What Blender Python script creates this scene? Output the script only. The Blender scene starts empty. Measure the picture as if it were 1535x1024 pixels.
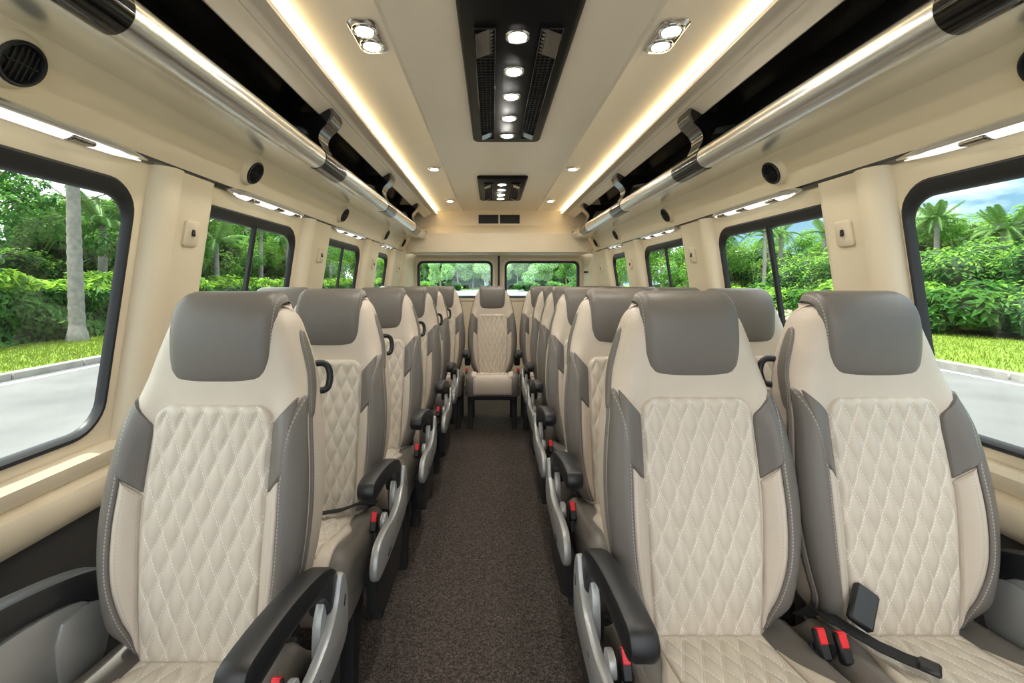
import bpy, math, random
from mathutils import Vector, Matrix
random.seed(7)
PI = math.pi
scene = bpy.context.scene
C = scene.collection

# ------------------------------------------------------------------ mesh helpers
class MB:
    def __init__(s):
        s.v = []; s.f = []; s.m = []; s.uv = None
    def add(s, vs, fs, mi=0):
        o = len(s.v); s.v += [tuple(p) for p in vs]
        s.f += [tuple(i + o for i in f) for f in fs]; s.m += [mi] * len(fs)
    def grid(s, pts, nu, nv, mi=0, wrap_u=False, flip=False):
        o = len(s.v); s.v += [tuple(p) for p in pts]
        for j in range(nv - 1):
            for i in range(nu if wrap_u else nu - 1):
                i2 = (i + 1) % nu
                f = (o + j*nu + i, o + j*nu + i2, o + (j+1)*nu + i2, o + (j+1)*nu + i)
                s.f.append(f[::-1] if flip else f); s.m.append(mi)
        return o
    def box(s, c, d, mi=0, rot=None, bev=0.0):
        x, y, z = d[0]/2, d[1]/2, d[2]/2
        b = min(bev, .49*min(d))
        if b > 0:
            vs = []
            for sx in (-1, 1):
                for sy in (-1, 1):
                    for sz in (-1, 1):
                        vs += [(sx*x, sy*(y-b), sz*(z-b)), (sx*(x-b), sy*y, sz*(z-b)), (sx*(x-b), sy*(y-b), sz*z)]
            def I(a, b_, c_, k): return ((a > 0)*4 + (b_ > 0)*2 + (c_ > 0))*3 + k
            fs = []
            for q in (-1, 1):
                fs.append([I(q,-1,-1,0), I(q,1,-1,0), I(q,1,1,0), I(q,-1,1,0)][::q])
                fs.append([I(-1,q,-1,1), I(-1,q,1,1), I(1,q,1,1), I(1,q,-1,1)][::q])
                fs.append([I(-1,-1,q,2), I(1,-1,q,2), I(1,1,q,2), I(-1,1,q,2)][::q])
            for a in (-1, 1):
                for b2 in (-1, 1):
                    fs.append([I(a,b2,-1,0), I(a,b2,-1,1), I(a,b2,1,1), I(a,b2,1,0)])
                    fs.append([I(a,-1,b2,0), I(a,-1,b2,2), I(a,1,b2,2), I(a,1,b2,0)])
                    fs.append([I(-1,a,b2,1), I(-1,a,b2,2), I(1,a,b2,2), I(1,a,b2,1)])
                    for c2 in (-1, 1):
                        fs.append([I(a,b2,c2,0), I(a,b2,c2,1), I(a,b2,c2,2)])
        else:
            vs = [(a*x, b2*y, c2*z) for a in (-1,1) for b2 in (-1,1) for c2 in (-1,1)]
            fs = [(0,1,3,2),(4,6,7,5),(0,4,5,1),(2,3,7,6),(0,2,6,4),(1,5,7,3)]
        R = rot or Matrix.Identity(3)
        s.add([Vector(c) + R @ Vector(p) for p in vs], fs, mi)
    def prism(s, poly, axis, a, b, mi=0, bev=0.0):
        """poly in the two other axes (in xyz order), extruded from a to b along axis; bev rounds the rims."""
        n = len(poly)
        cx = sum(p[0] for p in poly)/n; cy = sum(p[1] for p in poly)/n
        def mk(p, t):
            if axis == 0: return (t, p[0], p[1])
            if axis == 1: return (p[0], t, p[1])
            return (p[0], p[1], t)
        def inset(e):
            out = []
            area = sum(poly[i][0]*poly[(i+1)%n][1]-poly[(i+1)%n][0]*poly[i][1] for i in range(n))
            sg = 1 if area > 0 else -1
            for i in range(n):
                p0, p1, p2 = Vector(poly[i-1]), Vector(poly[i]), Vector(poly[(i+1) % n])
                d = (p2-p0)
                if d.length < 1e-9: out.append(tuple(p1)); continue
                d.normalize(); nrm = Vector((-d.y, d.x))*sg
                out.append(tuple(p1 + nrm*e))
            return out
        sgn = 1 if b > a else -1
        if bev > 0:
            rings = [(inset(bev), a), (inset(bev*.3), a+sgn*bev*.3), (poly, a+sgn*bev), (poly, b-sgn*bev), (inset(bev*.3), b-sgn*bev*.3), (inset(bev), b)]
        else:
            rings = [(poly, a), (poly, b)]
        o = len(s.v)
        for r, t in rings: s.v += [mk(p, t) for p in r]
        for j in range(len(rings)-1):
            for i in range(n):
                s.f.append((o+j*n+i, o+j*n+(i+1)%n, o+(j+1)*n+(i+1)%n, o+(j+1)*n+i)); s.m.append(mi)
        s.f.append(tuple(o+i for i in range(n))[::-1]); s.m.append(mi)
        s.f.append(tuple(o+(len(rings)-1)*n+i for i in range(n))); s.m.append(mi)
    def tube(s, path, rad, n=10, mi=0, caps=True):
        path = [Vector(p) for p in path]; N = len(path)
        rr = rad if isinstance(rad, (list, tuple)) else [rad]*N
        up = Vector((0, 0, 1)); o = len(s.v); prev = None
        for k in range(N):
            t = (path[min(k+1, N-1)] - path[max(k-1, 0)]).normalized()
            if prev is None:
                a = t.cross(up)
                if a.length < 1e-4: a = t.cross(Vector((1, 0, 0)))
                a.normalize()
            else:
                a = (prev - t*prev.dot(t)).normalized()
            prev = a; b = t.cross(a)
            for i in range(n):
                an = 2*PI*i/n
                s.v.append(tuple(path[k] + (a*math.cos(an) + b*math.sin(an))*rr[k]))
        for k in range(N-1):
            for i in range(n):
                s.f.append((o+k*n+i, o+k*n+(i+1)%n, o+(k+1)*n+(i+1)%n, o+(k+1)*n+i)); s.m.append(mi)
        if caps:
            s.f.append(tuple(o+i for i in range(n))[::-1]); s.m.append(mi)
            s.f.append(tuple(o+(N-1)*n+i for i in range(n))); s.m.append(mi)
    def lathe(s, prof, M, n=28, mi=0):
        """prof: (radius, height) pairs around local z, then transformed by matrix M."""
        o = len(s.v)
        for r, h in prof:
            for i in range(n):
                an = 2*PI*i/n
                s.v.append(tuple(M @ Vector((r*math.cos(an), r*math.sin(an), h))))
        for k in range(len(prof)-1):
            for i in range(n):
                s.f.append((o+k*n+i, o+k*n+(i+1)%n, o+(k+1)*n+(i+1)%n, o+(k+1)*n+i)); s.m.append(mi)
        s.f.append(tuple(o+(len(prof)-1)*n+i for i in range(n))); s.m.append(mi)
        s.f.append(tuple(o+i for i in range(n))[::-1]); s.m.append(mi)
    def mesh(s, name, mats, smooth=True, ang=40, recalc=True):
        me = bpy.data.meshes.new(name)
        me.from_pydata(s.v, [], s.f)
        for m in (mats if isinstance(mats, (list, tuple)) else [mats]): me.materials.append(m)
        me.polygons.foreach_set('material_index', s.m)
        if s.uv:
            l = me.uv_layers.new(name='UVMap')
            vi = [0]*len(me.loops); me.loops.foreach_get('vertex_index', vi)
            flat = []
            for i in vi: flat += s.uv[i]
            l.data.foreach_set('uv', flat)
        if recalc:
            import bmesh
            bm = bmesh.new(); bm.from_mesh(me)
            bmesh.ops.recalc_face_normals(bm, faces=bm.faces)
            bm.to_mesh(me); bm.free()
        if smooth:
            me.polygons.foreach_set('use_smooth', [True]*len(me.polygons))
            me.set_sharp_from_angle(angle=math.radians(ang))
        me.update()
        return me

def setp(o, label=None, cat=None, group=None, kind=None):
    if label: o['label'] = label
    if cat: o['category'] = cat
    if group: o['group'] = group
    if kind: o['kind'] = kind
    return o
def put(name, me, parent=None, **k):
    o = bpy.data.objects.new(name, me); C.objects.link(o)
    if parent: o.parent = parent
    return setp(o, **k)
def obj(name, mb, mats, parent=None, smooth=True, ang=40, **k):
    return put(name, mb.mesh(name, mats, smooth, ang), parent, **k)
def empty(name, loc=(0, 0, 0), rz=0, **k):
    o = bpy.data.objects.new(name, None); C.objects.link(o)
    o.location = loc; o.rotation_euler = (0, 0, rz); o.empty_display_size = .1
    return setp(o, **k)
def copy_tree(o, parent=None):
    c = o.copy(); C.objects.link(c)
    if parent: c.parent = parent
    for ch in list(o.children): copy_tree(ch, c)
    return c
def lerp_tab(tab, z):
    if z <= tab[0][0]: return tab[0][1]
    for (a, p), (b, q) in zip(tab, tab[1:]):
        if z <= b:
            t = (z-a)/(b-a); return p + (q-p)*t
    return tab[-1][1]
def smoothtab(tab, n=160):
    """Catmull-Rom resample of a table -> lookup."""
    zs = [t[0] for t in tab]; vs = [t[1] for t in tab]
    def f(z):
        if z <= zs[0]: return vs[0]
        if z >= zs[-1]: return vs[-1]
        for i in range(len(zs)-1):
            if z <= zs[i+1]: break
        t = (z-zs[i])/(zs[i+1]-zs[i])
        m0 = (vs[i+1]-vs[max(i-1, 0)])/(zs[i+1]-zs[max(i-1, 0)])*(zs[i+1]-zs[i])
        m1 = (vs[min(i+2, len(vs)-1)]-vs[i])/(zs[min(i+2, len(vs)-1)]-zs[i])*(zs[i+1]-zs[i])
        return (2*t**3-3*t**2+1)*vs[i]+(t**3-2*t**2+t)*m0+(-2*t**3+3*t**2)*vs[i+1]+(t**3-t**2)*m1
    return f
def catmull(pts, n=4, closed=True):
    out = []; N = len(pts)
    for i in range(N if closed else N-1):
        def g(k): return Vector(pts[k % N] if closed else pts[max(0, min(N-1, k))])
        p0, p1, p2, p3 = g(i-1), g(i), g(i+1), g(i+2)
        for k in range(n):
            t = k/n
            out.append(tuple(.5*((2*p1)+(p2-p0)*t+(2*p0-5*p1+4*p2-p3)*t*t+(3*p1-p0-3*p2+p3)*t**3)))
    if not closed: out.append(tuple(pts[-1]))
    return out
def sst(a, b, x):
    t = max(0, min(1, (x-a)/(b-a))); return t*t*(3-2*t)

# ------------------------------------------------------------------ materials
def nodes(m):
    m.use_nodes = True
    nt = m.node_tree; nt.nodes.clear()
    return nt, nt.nodes, nt.links
def pbr(name, col, rough=.5, metal=0., bump=0., bscale=60., var=0., vscale=8., emit=None, es=0., coat=0., spec=.5, col2=None, aniso=None):
    m = bpy.data.materials.new(name); nt, N, L = nodes(m)
    out = N.new('ShaderNodeOutputMaterial'); p = N.new('ShaderNodeBsdfPrincipled')
    L.new(p.outputs[0], out.inputs[0])
    p.inputs['Base Color'].default_value = (*col, 1); p.inputs['Roughness'].default_value = rough
    p.inputs['Metallic'].default_value = metal; p.inputs['Specular IOR Level'].default_value = spec
    if coat: p.inputs['Coat Weight'].default_value = coat; p.inputs['Coat Roughness'].default_value = .08
    if emit: p.inputs['Emission Color'].default_value = (*emit, 1); p.inputs['Emission Strength'].default_value = es
    if bump or var:
        tc = N.new('ShaderNodeTexCoord')
    if bump:
        n = N.new('ShaderNodeTexNoise'); n.inputs['Scale'].default_value = bscale; n.inputs['Detail'].default_value = 4
        L.new(tc.outputs['Object'], n.inputs['Vector'])
        b = N.new('ShaderNodeBump'); b.inputs['Strength'].default_value = bump; b.inputs['Distance'].default_value = .01
        L.new(n.outputs['Fac'], b.inputs['Height']); L.new(b.outputs[0], p.inputs['Normal'])
    if var:
        n = N.new('ShaderNodeTexNoise'); n.inputs['Scale'].default_value = vscale; n.inputs['Detail'].default_value = 5
        L.new(tc.outputs['Object'], n.inputs['Vector'])
        r = N.new('ShaderNodeMapRange'); r.inputs[1].default_value = .3; r.inputs[2].default_value = .7
        L.new(n.outputs['Fac'], r.inputs[0])
        mx = N.new('ShaderNodeMix'); mx.data_type = 'RGBA'
        c2 = col2 or tuple(c*(1-var) for c in col)
        mx.inputs[6].default_value = (*col, 1); mx.inputs[7].default_value = (*c2, 1)
        L.new(r.outputs[0], mx.inputs[0]); L.new(mx.outputs[2], p.inputs['Base Color'])
    return m
def leather(name, col, thread, rough=.42, quilt=False):
    """Grained leather with a dashed seam thread; uv = (distance to seam, run) or quilt coordinates."""
    m = bpy.data.materials.new(name); nt, N, L = nodes(m)
    out = N.new('ShaderNodeOutputMaterial'); p = N.new('ShaderNodeBsdfPrincipled'); L.new(p.outputs[0], out.inputs[0])
    p.inputs['Roughness'].default_value = rough; p.inputs['Specular IOR Level'].default_value = .45
    tc = N.new('ShaderNodeTexCoord')
    vo = N.new('ShaderNodeTexVoronoi'); vo.inputs['Scale'].default_value = 420
    L.new(tc.outputs['Object'], vo.inputs['Vector'])
    no = N.new('ShaderNodeTexNoise'); no.inputs['Scale'].default_value = 14; no.inputs['Detail'].default_value = 5
    L.new(tc.outputs['Object'], no.inputs['Vector'])
    ad = N.new('ShaderNodeMath'); ad.operation = 'MULTIPLY_ADD'; ad.inputs[1].default_value = .6
    L.new(vo.outputs['Distance'], ad.inputs[0]); L.new(no.outputs['Fac'], ad.inputs[2])
    b = N.new('ShaderNodeBump'); b.inputs['Strength'].default_value = .12; b.inputs['Distance'].default_value = .006
    L.new(ad.outputs[0], b.inputs['Height']); L.new(b.outputs[0], p.inputs['Normal'])
    sep = N.new('ShaderNodeSeparateXYZ'); L.new(tc.outputs['UV'], sep.inputs[0])
    def math_(op, a, bb=None, c=None):
        n = N.new('ShaderNodeMath'); n.operation = op
        for i, q in enumerate((a, bb, c)):
            if q is None: continue
            if isinstance(q, (int, float)): n.inputs[i].default_value = q
            else: L.new(q, n.inputs[i])
        return n.outputs[0]
    u, v = sep.outputs[0], sep.outputs[1]
    if quilt:
        a = math_('ADD', u, v); c = math_('SUBTRACT', u, v)
        def line(q, run):
            d = math_('ABSOLUTE', math_('SUBTRACT', math_('FRACT', math_('ADD', q, .5)), .5))
            l1 = math_('LESS_THAN', math_('ABSOLUTE', math_('SUBTRACT', d, .055)), .018)
            da = math_('LESS_THAN', math_('FRACT', math_('MULTIPLY', run, 7.0)), .62)
            return math_('MULTIPLY', l1, da)
        mask = math_('MAXIMUM', line(a, c), line(c, a))
    else:
        l1 = math_('LESS_THAN', math_('ABSOLUTE', math_('SUBTRACT', u, .006)), .0009)
        da = math_('LESS_THAN', math_('FRACT', math_('MULTIPLY', v, 130.0)), .65)
        mask = math_('MULTIPLY', l1, da)
    mx0 = N.new('ShaderNodeMix'); mx0.data_type = 'RGBA'
    mx0.inputs[6].default_value = (*col, 1); mx0.inputs[7].default_value = (*[c*.88 for c in col], 1)
    L.new(no.outputs['Fac'], mx0.inputs[0])
    mx = N.new('ShaderNodeMix'); mx.data_type = 'RGBA'
    L.new(mask, mx.inputs[0]); L.new(mx0.outputs[2], mx.inputs[6]); mx.inputs[7].default_value = (*thread, 1)
    L.new(mx.outputs[2], p.inputs['Base Color'])
    return m
def emis(name, col, s):
    m = bpy.data.materials.new(name); nt, N, L = nodes(m)
    out = N.new('ShaderNodeOutputMaterial'); e = N.new('ShaderNodeEmission')
    e.inputs[0].default_value = (*col, 1); e.inputs[1].default_value = s
    L.new(e.outputs[0], out.inputs[0]); return m
def glass_mat(name, tint=(.93, .98, .97), refl=.05):
    m = bpy.data.materials.new(name); nt, N, L = nodes(m)
    out = N.new('ShaderNodeOutputMaterial'); t = N.new('ShaderNodeBsdfTransparent'); g = N.new('ShaderNodeBsdfGlossy')
    t.inputs[0].default_value = (*tint, 1); g.inputs['Roughness'].default_value = .02
    x = N.new('ShaderNodeMixShader'); x.inputs[0].default_value = refl
    L.new(t.outputs[0], x.inputs[1]); L.new(g.outputs[0], x.inputs[2]); L.new(x.outputs[0], out.inputs[0]); return m
def leafmat(name, c1, c2, trans=.5, rough=.5):
    m = bpy.data.materials.new(name); nt, N, L = nodes(m)
    out = N.new('ShaderNodeOutputMaterial')
    geo = N.new('ShaderNodeNewGeometry'); oi = N.new('ShaderNodeObjectInfo')
    ad = N.new('ShaderNodeMath'); ad.operation = 'MULTIPLY_ADD'; ad.inputs[1].default_value = .35
    L.new(oi.outputs['Random'], ad.inputs[0])
    sc_ = N.new('ShaderNodeMath'); sc_.operation = 'MULTIPLY'; sc_.inputs[1].default_value = .65
    L.new(geo.outputs['Random Per Island'], sc_.inputs[0]); L.new(sc_.outputs[0], ad.inputs[2])
    mx = N.new('ShaderNodeMix'); mx.data_type = 'RGBA'
    mx.inputs[6].default_value = (*c1, 1); mx.inputs[7].default_value = (*c2, 1); L.new(ad.outputs[0], mx.inputs[0])
    d = N.new('ShaderNodeBsdfPrincipled'); d.inputs['Roughness'].default_value = rough; d.inputs['Specular IOR Level'].default_value = .3
    t = N.new('ShaderNodeBsdfTranslucent')
    L.new(mx.outputs[2], d.inputs['Base Color']); L.new(mx.outputs[2], t.inputs[0])
    x = N.new('ShaderNodeMixShader'); x.inputs[0].default_value = trans
    L.new(d.outputs[0], x.inputs[1]); L.new(t.outputs[0], x.inputs[2]); L.new(x.outputs[0], out.inputs[0]); return m

M = {}
M['beige'] = leather('beige leather', (.62, .54, .45), (.50, .44, .37))
M['quilt'] = leather('quilted beige leather', (.64, .57, .478), (.80, .74, .65), quilt=True)
M['grey'] = leather('taupe grey leather', (.165, .150, .134), (.34, .315, .285), rough=.38)
M['black_plastic'] = pbr('black plastic', (.010, .011, .013), .42, bump=.05, bscale=400)
M['black_matte'] = pbr('black matte metal', (.012, .012, .013), .55)
M['silver_plastic'] = pbr('silver plastic', (.36, .365, .36), .36, metal=.35)
M['red'] = pbr('red button', (.75, .02, .03), .4)
M['belt'] = pbr('black webbing', (.012, .012, .013), .75, bump=.4, bscale=500)
M['cream'] = pbr('cream panel', (.82, .71, .53), .42, bump=.04, bscale=220, var=.05, vscale=3)
M['ceil'] = pbr('ceiling panel', (.93, .86, .71), .36, bump=.03, bscale=160, var=.04, vscale=2)
M['dark_panel'] = pbr('dark lower panel', (.045, .042, .040), .6, bump=.1, bscale=300)
M['rubber'] = pbr('black rubber', (.018, .019, .021), .45)
M['gloss_black'] = pbr('gloss black', (.005, .005, .005), .14, coat=.25, spec=.35)
M['chrome'] = pbr('dark chrome', (.20, .20, .20), .14, metal=1.)
M['alu'] = pbr('brushed aluminium', (.74, .75, .74), .27, metal=1., bump=.03, bscale=90)
M['white_alu'] = pbr('pale tray', (.86, .87, .84), .24, metal=.85)
M['chrome_trim'] = pbr('bright trim', (.80, .80, .78), .15, metal=1.)
M['lens'] = emis('lamp lens', (1, .95, .87), 70)
M['led'] = emis('warm strip lens', (1, .76, .42), 4.2)
M['read_lens'] = pbr('frosted lens', (.82, .83, .80), .2, emit=(1, .98, .93), es=.32)
M['console'] = pbr('console black', (.006, .006, .007), .5, spec=.15)
M['grille'] = pbr('grille', (.010, .010, .011), .5)
M['glass'] = glass_mat('window glass')
M['rear_glass'] = glass_mat('tinted rear glass', (.86, .99, .99), .05)
M['plate'] = pbr('plate', (.70, .60, .45), .4)
M['bark'] = pbr('bark', (.20, .165, .13), .9, bump=.8, bscale=14, var=.45, vscale=9)
M['palebark'] = pbr('pale bark', (.42, .37, .29), .9, bump=.5, bscale=14, var=.35, vscale=7)
M['palmbark'] = pbr('ringed palm bark', (.27, .25, .23), .9, bump=.8, bscale=10, var=.4, vscale=6)
M['leafP'] = leafmat('leaf sunlit haze', (.36, .55, .26), (.62, .76, .46), .5)  # sunlit haze of the rear trees painted into a paler leaf colour
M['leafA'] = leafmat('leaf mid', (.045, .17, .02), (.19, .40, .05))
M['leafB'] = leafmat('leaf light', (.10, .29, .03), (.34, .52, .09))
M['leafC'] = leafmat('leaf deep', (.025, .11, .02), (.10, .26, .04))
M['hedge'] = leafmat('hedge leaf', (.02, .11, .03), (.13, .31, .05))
M['hedge_top'] = leafmat('hedge lighter leaf', (.20, .42, .03), (.42, .62, .08))  # lighter yellow-green leaf, used mostly on upper faces
M['core'] = pbr('foliage light block', (.012, .04, .010), .9)  # dark filler added inside the foliage to block light coming through
M['palm'] = leafmat('palm leaf', (.05, .15, .035), (.17, .31, .07), .25)
M['grassblade'] = leafmat('grass blade', (.11, .19, .015), (.23, .29, .03), .3)
M['grass'] = pbr('lawn', (.11, .18, .02), .9, bump=.6, bscale=30, var=.4, vscale=2.5, col2=(.17, .23, .03), spec=.2)
M['asphalt'] = pbr('asphalt', (.165, .163, .163), .9, spec=.12, bump=.5, bscale=35, var=.3, vscale=.7)
M['kerb'] = pbr('kerb stone', (.36, .34, .31), .9, bump=.5, bscale=12, var=.4, vscale=3)
M['line'] = pbr('white road paint', (.75, .72, .66), .8, var=.25, vscale=4)
M['flower'] = leafmat('flower', (.75, .30, .30), (.92, .80, .74), .3)

# carpet: dark brown loop pile with a fleck
def carpet():
    m = bpy.data.materials.new('brown carpet'); nt, N, L = nodes(m)
    out = N.new('ShaderNodeOutputMaterial'); p = N.new('ShaderNodeBsdfPrincipled'); L.new(p.outputs[0], out.inputs[0])
    p.inputs['Roughness'].default_value = .8; p.inputs['Specular IOR Level'].default_value = .3
    tc = N.new('ShaderNodeTexCoord')
    a = N.new('ShaderNodeTexNoise'); a.inputs['Scale'].default_value = 130; a.inputs['Detail'].default_value = 3; a.inputs['Distortion'].default_value = 1.5
    L.new(tc.outputs['Object'], a.inputs['Vector'])
    r = N.new('ShaderNodeValToRGB'); r.color_ramp.elements[0].position = .42; r.color_ramp.elements[1].position = .68
    r.color_ramp.elements[0].color = (.028, .022, .020, 1); r.color_ramp.elements[1].color = (.165, .137, .118, 1)
    L.new(a.outputs['Fac'], r.inputs[0]); L.new(r.outputs[0], p.inputs['Base Color'])
    b = N.new('ShaderNodeBump'); b.inputs['Strength'].default_value = .8; b.inputs['Distance'].default_value = .004
    L.new(a.outputs['Fac'], b.inputs['Height']); L.new(b.outputs[0], p.inputs['Normal'])
    return m
M['carpet'] = carpet()

# ------------------------------------------------------------------ the seat
# local frame: y = 0 is the plane of the headrest front, seat faces -y, z = 0 floor
W_ = smoothtab([(.40, .152), (.45, .176), (.52, .196), (.60, .213), (.68, .221), (.76, .221), (.84, .214), (.92, .202), (.98, .192), (1.03, .180), (1.08, .164), (1.13, .147), (1.165, .135), (1.195, .125)])
def topt(z): return max(0, min(1, (z-1.118)/.050))
def w(z): return W_(z) - .022*(1-math.sqrt(max(0, 1-topt(z)**2)))
def yb(z): return -.088 + .092*((z-.41)/.77) - .012*math.sin(PI*max(0, min(1, (z-.42)/.45)))
def Bz(z): return .040*sst(.40, .50, z)*(1-sst(.86, 1.02, z))
def F(x, z):
    ax = abs(x); ww = w(z)
    y = yb(z) - Bz(z)*sst(.128, .185, ax)
    e = .055
    t = max(0, min(1, (ax-(ww-e))/e))
    y += .06*(1-math.sqrt(max(0, 1-t*t)))
    tz = topt(z); y += .045*(1-math.sqrt(max(0, 1-tz*tz)))
    return y
def yback(z): return yb(z) + .135 - .02*sst(1.0, 1.19, z)
def P_back(x, z): return Vector((x, F(x, z), z))
def panel(mb, P, nrm_sign, lf, rf, v0, v1, nu, nv, puff, er, disp=None, uvf=None, seam=None):
    pts = []; uvs = []; o = len(mb.v)
    for j in range(nv+1):
        v = v0 + (v1-v0)*j/nv; l, r = lf(v), rf(v)
        for i in range(nu+1):
            s = .5 - .5*math.cos(PI*i/nu) if nu < 24 else i/nu
            x = l + (r-l)*s
            e = min(x-l, r-x, v-v0, v1-v)
            t = max(0, min(1, e/er)); prof = puff*math.sqrt(max(0, 1-(1-t)**2))
            h = 1e-3
            p = P(x, v); n = (P(x+h, v)-P(x-h, v)).cross(P(x, v+h)-P(x, v-h))
            n = n.normalized()*nrm_sign if n.length > 1e-12 else Vector((0, -1, 0))
            d = disp(x, v)*t if disp else 0
            edge = (i in (0, nu) or j in (0, nv))
            pts.append(p + n*((-.003 if edge else prof) + d))
            uvs.append(uvf(x, v) if uvf else (e if seam is None else seam(x, v, l, r), v))
    mb.grid(pts, nu+1, nv+1)
    if mb.uv is None: mb.uv = []
    mb.uv += uvs

def mesh_backrest():
    mb = MB()
    zs = [.40+i*.02 for i in range(36)] + [1.115, 1.128, 1.140, 1.150, 1.158, 1.164, 1.167, 1.168]
    n = 22; loops = []
    for z in zs:
        ww = w(z); tz = topt(z); k = .045*(1-math.sqrt(max(0, 1-tz*tz)))
        row = []
        for i in range(n+1):
            a = -1 + 2*i/n; x = ww*math.sin(a*PI/2)
            row.append((x, F(x, z), z))
        for i in range(n+1):
            a = 1 - 2*i/n; x = ww*math.sin(a*PI/2)
            t = max(0, (abs(x)-(ww-.03))/.03)
            row.append((x, yback(z) - .035*(1-math.sqrt(max(0, 1-min(1, t)**2))) - k, z))
        loops.append(row)
    N = len(loops[0])
    o = mb.grid([p for r in loops for p in r], N, len(zs), wrap_u=True)
    mb.f.append(tuple(o+i for i in range(N))[::-1]); mb.m.append(0)
    mb.f.append(tuple(o+(len(zs)-1)*N+i for i in range(N))); mb.m.append(0)
    mb.uv = [(1, 0)]*len(mb.v)
    return mb.mesh('backrest', M['beige'], ang=60)
PX, PZ = .0415, .098
def quilt_disp(amp):
    def d(x, v):
        u = x/PX; q = v/PZ
        a = (u+q) % 1; c = (u-q) % 1
        da = min(a, 1-a)*2; dc = min(c, 1-c)*2
        f = (1-(1-da)**2.2)*(1-(1-dc)**2.2)
        return amp*(f**.7 - 1)
    return d
padhw = smoothtab([(.415, .120), (.50, .126), (.60, .131), (.72, .136), (.84, .137), (.95, .134)])
def padw(z):
    h = padhw(z); t = max(0, (z-.905)/.04)
    return h - .045*(1-math.sqrt(max(0, 1-min(1, t)**2)))
def mesh_quilt():
    mb = MB()
    panel(mb, P_back, 1, lambda z: -padw(z), padw, .412, .945, 110, 176, .016, .022, quilt_disp(.0085), lambda x, v: (x/PX, v/PZ))
    return mb.mesh('quilted_panel', M['quilt'], ang=80)
stripx = smoothtab([(.415, .121), (.46, .140), (.52, .157), (.60, .170), (.70, .174), (.80, .172), (.90, .176), (.965, .190)])
def Vx(s): # mirrored backrest map
    return lambda x, v: P_back(s*x, v)
def mesh_bolster(s):
    mb = MB()
    # outer strip running the full height, round to the side
    def out(z): return w(z)-.0005
    panel(mb, Vx(s), s, lambda z: min(stripx(z), out(z)-.004), out, .418, .962, 14, 60, .006, .012, None, None, lambda x, v, l, r: x-l)
    # the flag that reaches in to the quilted panel
    Pt = lambda a, b: P_back(s*b, lo(b)+(hi(b)-lo(b))*a)
    def lo(x): return .752 + (x-.136)/.037*.045
    def hi(x): return .905 + (x-.136)/.037*.045
    panel(mb, Pt, -s, lambda v: 0, lambda v: 1, .1345, .187, 24, 10, .006, .012, None, None, lambda x, v, l, r: .5)
    # side wall of the bolster below the shoulder
    def Ps(a, z):
        y0 = F(w(z), z); return Vector((s*(w(z)+.0015), y0 - .004 + a, z))
    panel(mb, Ps, s, lambda z: 0, lambda z: .018, .43, .955, 4, 40, .002, .006)
    return mb.mesh('bolster', M['grey'], ang=60)
def mesh_inner(s):
    mb = MB()
    def l(z): return padhw(z)+.002 if z < .752 else .136+(z-.752)/.045*.037
    panel(mb, Vx(s), s, l, lambda z: max(stripx(z)-.001, l(z)+.0005), .418, .797, 14, 60, .010, .014)
    return mb.mesh('side_panel', M['beige'], ang=60)
def mesh_headrest():
    tab = [(0, (.006, .985)), (.05, (-.004, 1.034)), (.10, (-.006, 1.085)), (.145, (.000, 1.130)), (.175, (.012, 1.158)), (.20, (.032, 1.174)), (.23, (.062, 1.179)), (.26, (.090, 1.172))]
    fy = smoothtab([(a, p[0]) for a, p in tab]); fz = smoothtab([(a, p[1]) for a, p in tab])
    def P(x, v):
        k = .012*(abs(x)/.12)**3
        return Vector((x, fy(v)+k, fz(v)))
    def hw(v):
        t = max(0, (.045-v)/.045); b = .116+.004*min(1, v/.15)
        t2 = max(0, (v-.235)/.025)
        return b - .04*(1-math.sqrt(max(0, 1-min(1, t)**2))) - .012*(1-math.sqrt(max(0, 1-min(1, t2)**2)))
    mb = MB()
    panel(mb, P, 1, lambda v: -hw(v), hw, 0, .26, 30, 36, .024, .030)
    o = len(mb.v)
    # closed underside so that the cushion is a solid pad
    uv = list(mb.uv)
    m2 = MB(); panel(m2, P, 1, lambda v: -hw(v)+.004, lambda v: hw(v)-.004, .004, .256, 12, 14, -.012, .01)
    mb.add(m2.v, m2.f); mb.uv = uv + m2.uv
    return mb.mesh('headrest', M['grey'], ang=60)
def mesh_tongue(s):
    mb = MB()
    def P(a, z):
        return Vector((s*(w(z)+.001), F(w(z), z)-.012+a, z))
    def hw(z):
        t = abs((z-1.005)/.105); return .021*math.sqrt(max(.0001, 1-min(1, t)**4))
    panel(mb, P, s, lambda z: .022-hw(z), lambda z: .022+hw(z), .90, 1.11, 10, 24, .004, .008)
    return mb.mesh('belt_guide', M['grey'], ang=60)
def mesh_slot(s):
    mb = MB()
    pts = []
    for k in range(7):
        z = .985 + .085*k/6
        pts.append((s*(w(z)+.004), F(w(z), z)+.012, z))
    mb.tube(pts, [.002, .005, .006, .006, .006, .005, .002], 8)
    return mb.mesh('slot', M['black_plastic'])

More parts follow.
